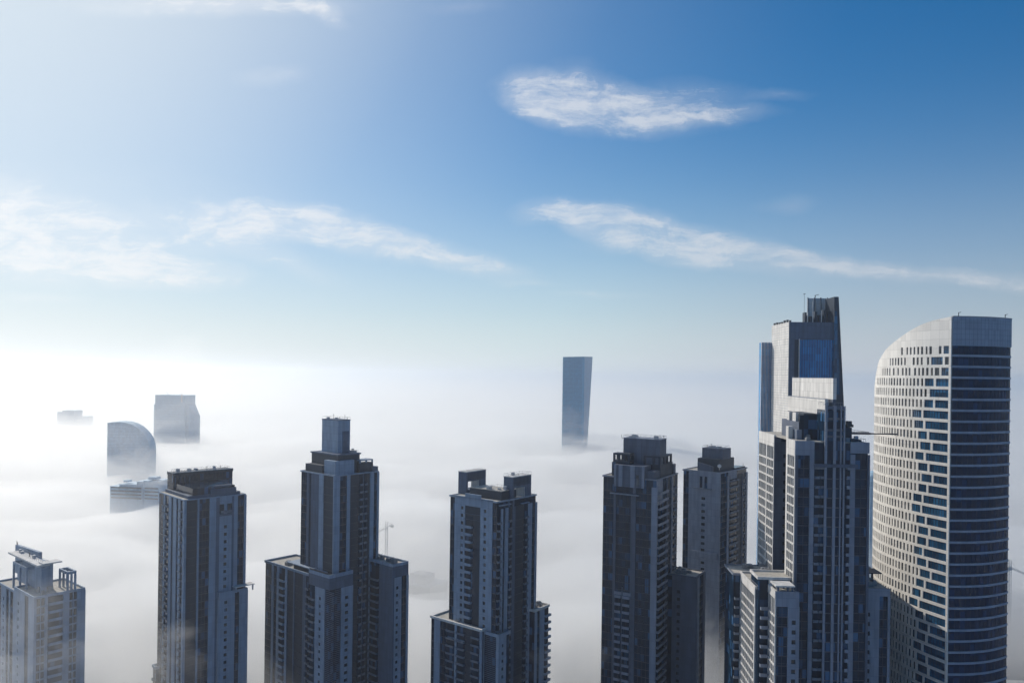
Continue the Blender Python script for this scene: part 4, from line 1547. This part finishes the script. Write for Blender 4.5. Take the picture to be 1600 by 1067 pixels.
def far_left_tall():
    t = Tower('far_tower', 'pale blue slab tower with a faceted right side, far off at the left', 'tower', 289, 650, 1500, -12, None, 4)
    x0 = t.F(240.5, 650)[0]
    zt = t.F(260, 617)[1]
    z2 = t.F(260, 633)[1]
    z3 = t.F(260, 650)[1]
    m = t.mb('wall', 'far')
    m.box(x0 + 2, -1.0, 0.5, 34, z2, zt)
    m.box(x0, 0, 0, 36, 0, z2)
    xb = t.F(300.5, 648)[0]
    t.mb('side_wing', 'far').prism([(0, 3), (xb * .6, 3), (xb, 12), (xb * .8, 30), (0, 34)], 0, [z2 + 4, z2 - 2, z3 + 6, z3, z2], [(0, 3), (xb * .45, 3), (xb, 12), (xb * .8, 30), (0, 34)])
    m = t.mb('facade_grid', 'farlight')
    for i in range(16):
        z = zt - 4 - i * 5.2
        m.box(x0 - .3 if z < z2 else x0 + 1.8, -.2 if z < z2 else -1.2, -.5, .6, z, z + .9)
    t.mb('cornice', 'farlight').box(x0 - .6, .4, -1, 20, z2, z2 + 1.4)
    m = t.mb('mast', 'light')
    xm = t.F(283.5, 640)[0]
    m.box(xm, xm + 2.2, -1.4, -.6, t.F(283, 628)[1], zt + 3)
    m.bar((xm - 1, 0, zt - 1), (xm - 1, 0, zt + 9), .35)
    t.mb('roof_arm', 'steel').bar((x0 + 26, 10, zt), (x0 + 18, 10, zt + 7), .4)
    t.done()


def far_left_round():
    t = Tower('far_tower', 'pale blue tower with a quarter round curved roof, half wrapped in fog at the left', 'tower', 168, 700, 1050, 8, None, 4)
    w = t.F(234.5, 700)[0]
    n = 18
    zs = []
    pts = []
    prof = [(168, 661), (176, 660), (186, 659.5), (196, 660.5), (206, 663.5), (214, 668), (221, 674), (227, 681), (231, 688), (233.5, 696), (234.4, 705)]
    xs, tops = [], []
    for px, py in prof:
        x, z = t.F(px, py)
        xs.append(x)
        tops.append(z)
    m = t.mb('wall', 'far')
    dpt = 26
    for (xa, za), (xb, zb) in zip(zip(xs, tops), zip(xs[1:], tops[1:])):
        m.hexa([(xa, 0, 0), (xb, 0, 0), (xb, dpt, 0), (xa, dpt, 0), (xa, 0, za), (xb, 0, zb), (xb, dpt, zb), (xa, dpt, za)])
    # glazed rim under the curve
    m = t.mb('roof_rim', 'farlight')
    for (xa, za), (xb, zb) in zip(zip(xs, tops), zip(xs[1:], tops[1:])):
        m.hexa([(xa, -.8, za - .9), (xb, -.8, zb - .9), (xb, dpt + .5, zb - .9), (xa, dpt + .5, za - .9), (xa, -.8, za + .5), (xb, -.8, zb + .5), (xb, dpt + .5, zb + .5), (xa, dpt + .5, za + .5)])
    m = t.mb('facade_grid', 'farlight')
    for i in range(17):
        z = tops[0] - 5 - i * 4.4
        xe = xs[-1]
        for (xa, za) in zip(xs, tops):
            if za < z + 1:
                xe = xa
                break
        m.box(0.3, xe - 1.5, -.35, .0, z, z + .7)
    m = t.mb('roof_glass', 'farlight')
    m.hexa([(xs[0], -.5, tops[0] - 3), (xs[5], -.5, tops[0] - 8.5), (xs[5], 0, tops[0] - 8.5), (xs[0], 0, tops[0] - 3),
            (xs[0], -.5, tops[0] - 2), (xs[5], -.5, tops[0] - 7.4), (xs[5], 0, tops[0] - 7.4), (xs[0], 0, tops[0] - 2)])
    t.done()


def far_left_small():
    t = Tower('far_tower', 'smallest pale tower with a stepped top, farthest away at the left horizon', 'tower', 116, 650, 2100, -6, None, 4)
    F_ = lambda px, py: t.F(px, py)
    x0, xm = F_(88, 650)[0], F_(97, 650)[0]
    t.mb('wall', 'far').box(xm, 0, 0, 34, 0, F_(105, 641)[1]).box(x0, xm, 3, 30, 0, F_(90, 643.5)[1])
    t.mb('roof_band', 'farlight').box(xm - .5, .6, -.6, 34.5, F_(105, 646)[1], F_(105, 645)[1] + 1)
    t.mb('aerial', 'steel').bar((-20, 10, F_(105, 641)[1]), (-20, 10, F_(105, 637.5)[1]), .6)
    t.done()
    t = Tower('far_building', 'tiny low grey building just clearing the fog right of the farthest tower', 'building', 138, 655, 2100, -6, None, 4)
    x0 = t.F(129, 655)[0]
    t.mb('wall', 'far').box(x0, 0, 0, 20, 0, t.F(133, 651)[1])
    t.mb('roof', 'farlight').box(x0 - 1, 1, -1, 21, t.F(133, 651)[1], t.F(133, 650)[1])
    t.mb('podium', 'far').box(t.F(116, 658)[0], x0, 2, 18, 0, t.F(125, 657)[1])
    t.done()


def far_low():
    t = Tower('far_building', 'low broad building with a stepped roof almost sunk in fog, below the curved roofed tower', 'building', 246, 770, 800, -10, None, 3.6)
    f = lambda px, py: t.F(px, py)
    secs = [(172, 186, 760), (186, 196, 757), (196, 212, 757), (212, 222, 753), (222, 246, 752)]
    for i, (a, b, py) in enumerate(secs):
        xa, z = f(a, py)
        xb, _ = f(b, py)
        t.mb('wall', 'far').box(xa, xb, i * .6, 22, 0, z)
        t.mb('roof', 'farlight').box(xa - .3, xb + .3, i * .6 - .4, 22.3, z, z + .6)
    m = t.mb('window', 'dark')
    for k in range(4):
        z = f(200, 757)[1] - 4 - k * 3.6
        m.box(f(174, 760)[0], f(221, 760)[0], -.15, 0.0, z, z + 1.4)
        m.box(f(224, 760)[0], -1, 2.2, 2.45, z, z + 1.4)
    x, z = f(226, 750)
    t.mb('plant_room', 'far').box(x, x + 9, 6, 14, z, z + 2.6)
    t.mb('plant_room', 'far').box(f(188, 754)[0], f(188, 754)[0] + 5, 5, 12, f(188, 754)[1], f(188, 754)[1] + 2)
    t.done()


def sunk_building():
    t = Tower('far_building', 'dark building drowned in fog, left of the tower with pierced roof fins', 'building', 672, 880, 640, -30, None, 3.6)
    f = lambda px, py: t.F(px, py)
    x0 = f(628, 860)[0]
    z = f(650, 915)[1]
    t.mb('wall', 'dark').box(x0, 0, 0, 26, 0, z)
    t.mb('roof', 'wall_dim').box(x0 - .4, .4, -.4, 26.4, z, z + .8)
    t.mb('upper_block', 'dark').box(x0 + 5, -8, 5, 18, z, z + 8)
    m = t.mb('facade_grid', 'slab')
    for k in range(8):
        m.box(x0, 0, -.3, 0, z - 4 - k * 3.6, z - 3.4 - k * 3.6)
    t.done()


far_centre()
far_left_tall()
far_left_round()
far_left_small()
far_low()
sunk_building()


# ================================================================== building-site cranes in the mist
def tower_crane(label, px, py, D, tip, back, mast_h):
    tx, tz = ray(px, py)
    z = HC + tz * D
    r = empty('tower_crane', tx * D, D, 0, 0, label, 'crane')
    m = MB()
    w = .9
    for a in (-w, w):
        for b in (-w, w):
            m.bar((a, b, 0), (a, b, z + mast_h), .16)
    k = z - 50
    while k < z + mast_h - 2:
        m.bar((-w, -w, k), (w, -w, k + 2), .09).bar((w, w, k), (-w, w, k + 2), .09).bar((-w, -w, k + 2), (w, -w, k + 2), .09)
        k += 2
    m.build('mast', M['light'], r)  # white stands in for mist veiling the crane, here and below
    tt = ray(*tip)
    tb = ray(*back)
    a = Vector((tt[0] * D - tx * D, 0, HC + tt[1] * D))
    b = Vector((tb[0] * D - tx * D, 0, HC + tb[1] * D))
    j = MB()
    for o in (-.6, .6):
        j.bar(a + Vector((0, o, 0)), b + Vector((0, o, 0)), .16)
    j.bar(a + Vector((0, 0, .9)), b + Vector((0, 0, 1.2)), .13)
    n = 18
    for i in range(n):
        p, q = a.lerp(b, i / n), a.lerp(b, (i + 1) / n)
        j.bar(p + Vector((0, -.6, 0)), q + Vector((0, 0, 1)), .07).bar(q + Vector((0, .6, 0)), p + Vector((0, 0, 1)), .07)
    j.build('jib', M['light'], r)
    c = MB().box(b.x - 1.2, b.x + 1.2, -.8, .8, b.z - 2, b.z)
    c.build('counterweight', M['light'], r)
    h = MB().box(-1, 1, -1.2, 1.2, z - 1, z + 1.4)
    h.build('cab', M['light'], r)
    s = MB().bar((0, 0, z + mast_h), a.lerp(b, .3), .06).bar((0, 0, z + mast_h), b, .06)
    s.build('tie_rod', M['light'], r)


tower_crane('faint tower crane in mist beside the stepped tower with the plain box on top', 604, 826, 620, (590, 832), (613, 820), 6)
tower_crane('faint tower crane in the mist at the right edge of the photo', 1577, 888, 520, (1604, 898), (1572, 885), 6)


# ================================================================== air: haze and the fog sea
def volmat(n, dens, ani, col=(1, 1, 1)):
    m = bpy.data.materials.new(n)
    m.use_nodes = True
    t = m.node_tree
    t.nodes.clear()
    o = t.nodes.new('ShaderNodeOutputMaterial')
    v = t.nodes.new('ShaderNodeVolumePrincipled')
    v.inputs['Density'].default_value = dens
    v.inputs['Anisotropy'].default_value = ani
    v.inputs['Color'].default_value = (*col, 1)
    t.links.new(v.outputs[0], o.inputs['Volume'])
    m.cycles.homogeneous_volume = True
    return m


hzb = MB().box(-41000, 41000, -2900, 61000, -3, HC + 75).build('haze', volmat('haze_air', 0.00014, .66, (.93, .965, 1.0)))
hzb['kind'] = 'stuff'

HUMPS = [  # photo px, py, distance, radius, height
    (60, 980, 300, 60, 16), (205, 745, 1000, 90, 4), (130, 670, 1900, 300, -16), (900, 700, 1500, 420, 13), (270, 690, 1450, 150, -14), (560, 1000, 500, 60, 10),
    (1110, 1030, 430, 60, 10), (880, 1000, 450, 70, 14), (760, 760, 1200, 300, -10), 
    (650, 850, 600, 70, -12), (1590, 1000, 400, 90, -34), (900, 1060, 340, 50, -16), (650, 1060, 340, 45, -10), (300, 950, 420, 70, -6)]
HW = [(ray(px, py)[0] * D, D, r, h) for px, py, D, r, h in HUMPS]


def fog_layer(name, zbase, amp, dens, seed, bottom, inset, hump=1.0):
    def axis(n, lim, c=0.0, near=18.0):
        out = []
        k = math.asinh(lim / near / 6) if False else None
        a = []
        for i in range(-n, n + 1):
            u = i / n
            a.append(c + math.copysign((abs(u) * 900) + (lim - 900) * abs(u) ** 7, u))
        return a
    xs = axis(62, 40000 - inset)
    ys = [y for y in axis(62, 30000 - inset, 700) if y > -2800 + inset * 2]
    v, f = [], []
    nx, ny = len(xs), len(ys)
    for y in ys:
        for x in xs:
            d = math.hypot(x, y)
            p = Vector((x / 190, y / 150, seed))
            n1 = noise.fractal(p, .8, 2.0, 4)
            n2 = noise.fractal(Vector((x / 1500, y / 900, seed + 5)), 1.0, 2.0, 3)
            h = zbase + amp * n1 + amp * 1.1 * n2 - 20 * math.exp(-(d / 480) ** 4)
            for hx, hy, r, hh in HW:
                q = ((x - hx) ** 2 + (y - hy) ** 2) / (r * r)
                if q < 9:
                    h += hump * hh * math.exp(-q)
            v.append((x, y, h))
    for j in range(ny - 1):
        for i in range(nx - 1):
            a = j * nx + i
            f.append((a, a + 1, a + nx + 1, a + nx))
    # skirt and floor
    ring = [i for i in range(nx)] + [j * nx + nx - 1 for j in range(1, ny)] + [(ny - 1) * nx + i for i in range(nx - 2, -1, -1)] + [j * nx for j in range(ny - 2, 0, -1)]
    k = len(v)
    for a in ring:
        v.append((v[a][0], v[a][1], bottom))
    n = len(ring)
    for i in range(n):
        j = (i + 1) % n
        f.append((ring[j], ring[i], k + i, k + j))
    f.append(tuple(k + i for i in reversed(range(n))))
    me = bpy.data.meshes.new(name)
    me.from_pydata(v, [], f)
    me.polygons.foreach_set('use_smooth', [True] * len(me.polygons))
    me.materials.append(volmat(name + '_air', dens, .5, (1.0, 1.0, .995)))
    o = bpy.data.objects.new(name, me)
    COL.objects.link(o)
    o['kind'] = 'stuff'
    return o


fog_layer('mist', HC - 117, 11, 0.0042, 1.3, -2.5, 100)
fog_layer('fog', HC - 138, 17, 0.028, 4.7, 84, 160)


def wisp(px, py, D, rx, ry, rz, dens, seed):
    # a ragged lump of thin fog standing a little above the sea of fog
    tx, tz = ray(px, py)
    bm = bmesh.new()
    bmesh.ops.create_icosphere(bm, subdivisions=5, radius=1)
    for v in bm.verts:
        p = v.co * 1.7 + Vector((seed, 0, 0))
        k = .62 + .75 * noise.fractal(p, .7, 2.1, 5)
        k = max(.15, k)
        v.co = Vector((v.co.x * rx * k, v.co.y * ry * k, v.co.z * rz * k))
    me = bpy.data.meshes.new('fog_wisp')
    bm.to_mesh(me)
    bm.free()
    me.polygons.foreach_set('use_smooth', [True] * len(me.polygons))
    me.materials.append(volmat('wisp_air', dens, .6, (1, .985, .96)))
    o = bpy.data.objects.new('fog_wisp', me)
    o.location = (tx * D, D, HC + tz * D)
    COL.objects.link(o)
    o['kind'] = 'stuff'


wisp(190, 680, 1200, 420, 330, 150, .0011, 51.2)
wisp(902, 668, 1330, 110, 70, 46, .0022, 57.1)
wisp(612, 845, 560, 46, 22, 26, .02, 63.3)
wisp(214, 725, 985, 38, 20, 26, .012, 3.1)
wisp(330, 694, 1380, 110, 60, 12, .006, 9.4)
wisp(236, 752, 770, 40, 18, 14, .012, 14.2)
wisp(30, 680, 1600, 130, 60, 12, .008, 21.7)
wisp(985, 690, 1300, 150, 60, 9, .005, 27.3)
wisp(60, 1010, 285, 34, 14, 20, .010, 33.9)
wisp(1120, 1020, 385, 22, 10, 22, .012, 41.5)
wisp(630, 1010, 420, 34, 20, 24, .010, 71.9)
wisp(1085, 985, 372, 16, 10, 18, .012, 77.7)
wisp(225, 1010, 320, 26, 14, 20, .012, 83.1)
wisp(885, 1040, 330, 22, 12, 16, .010, 88.8)
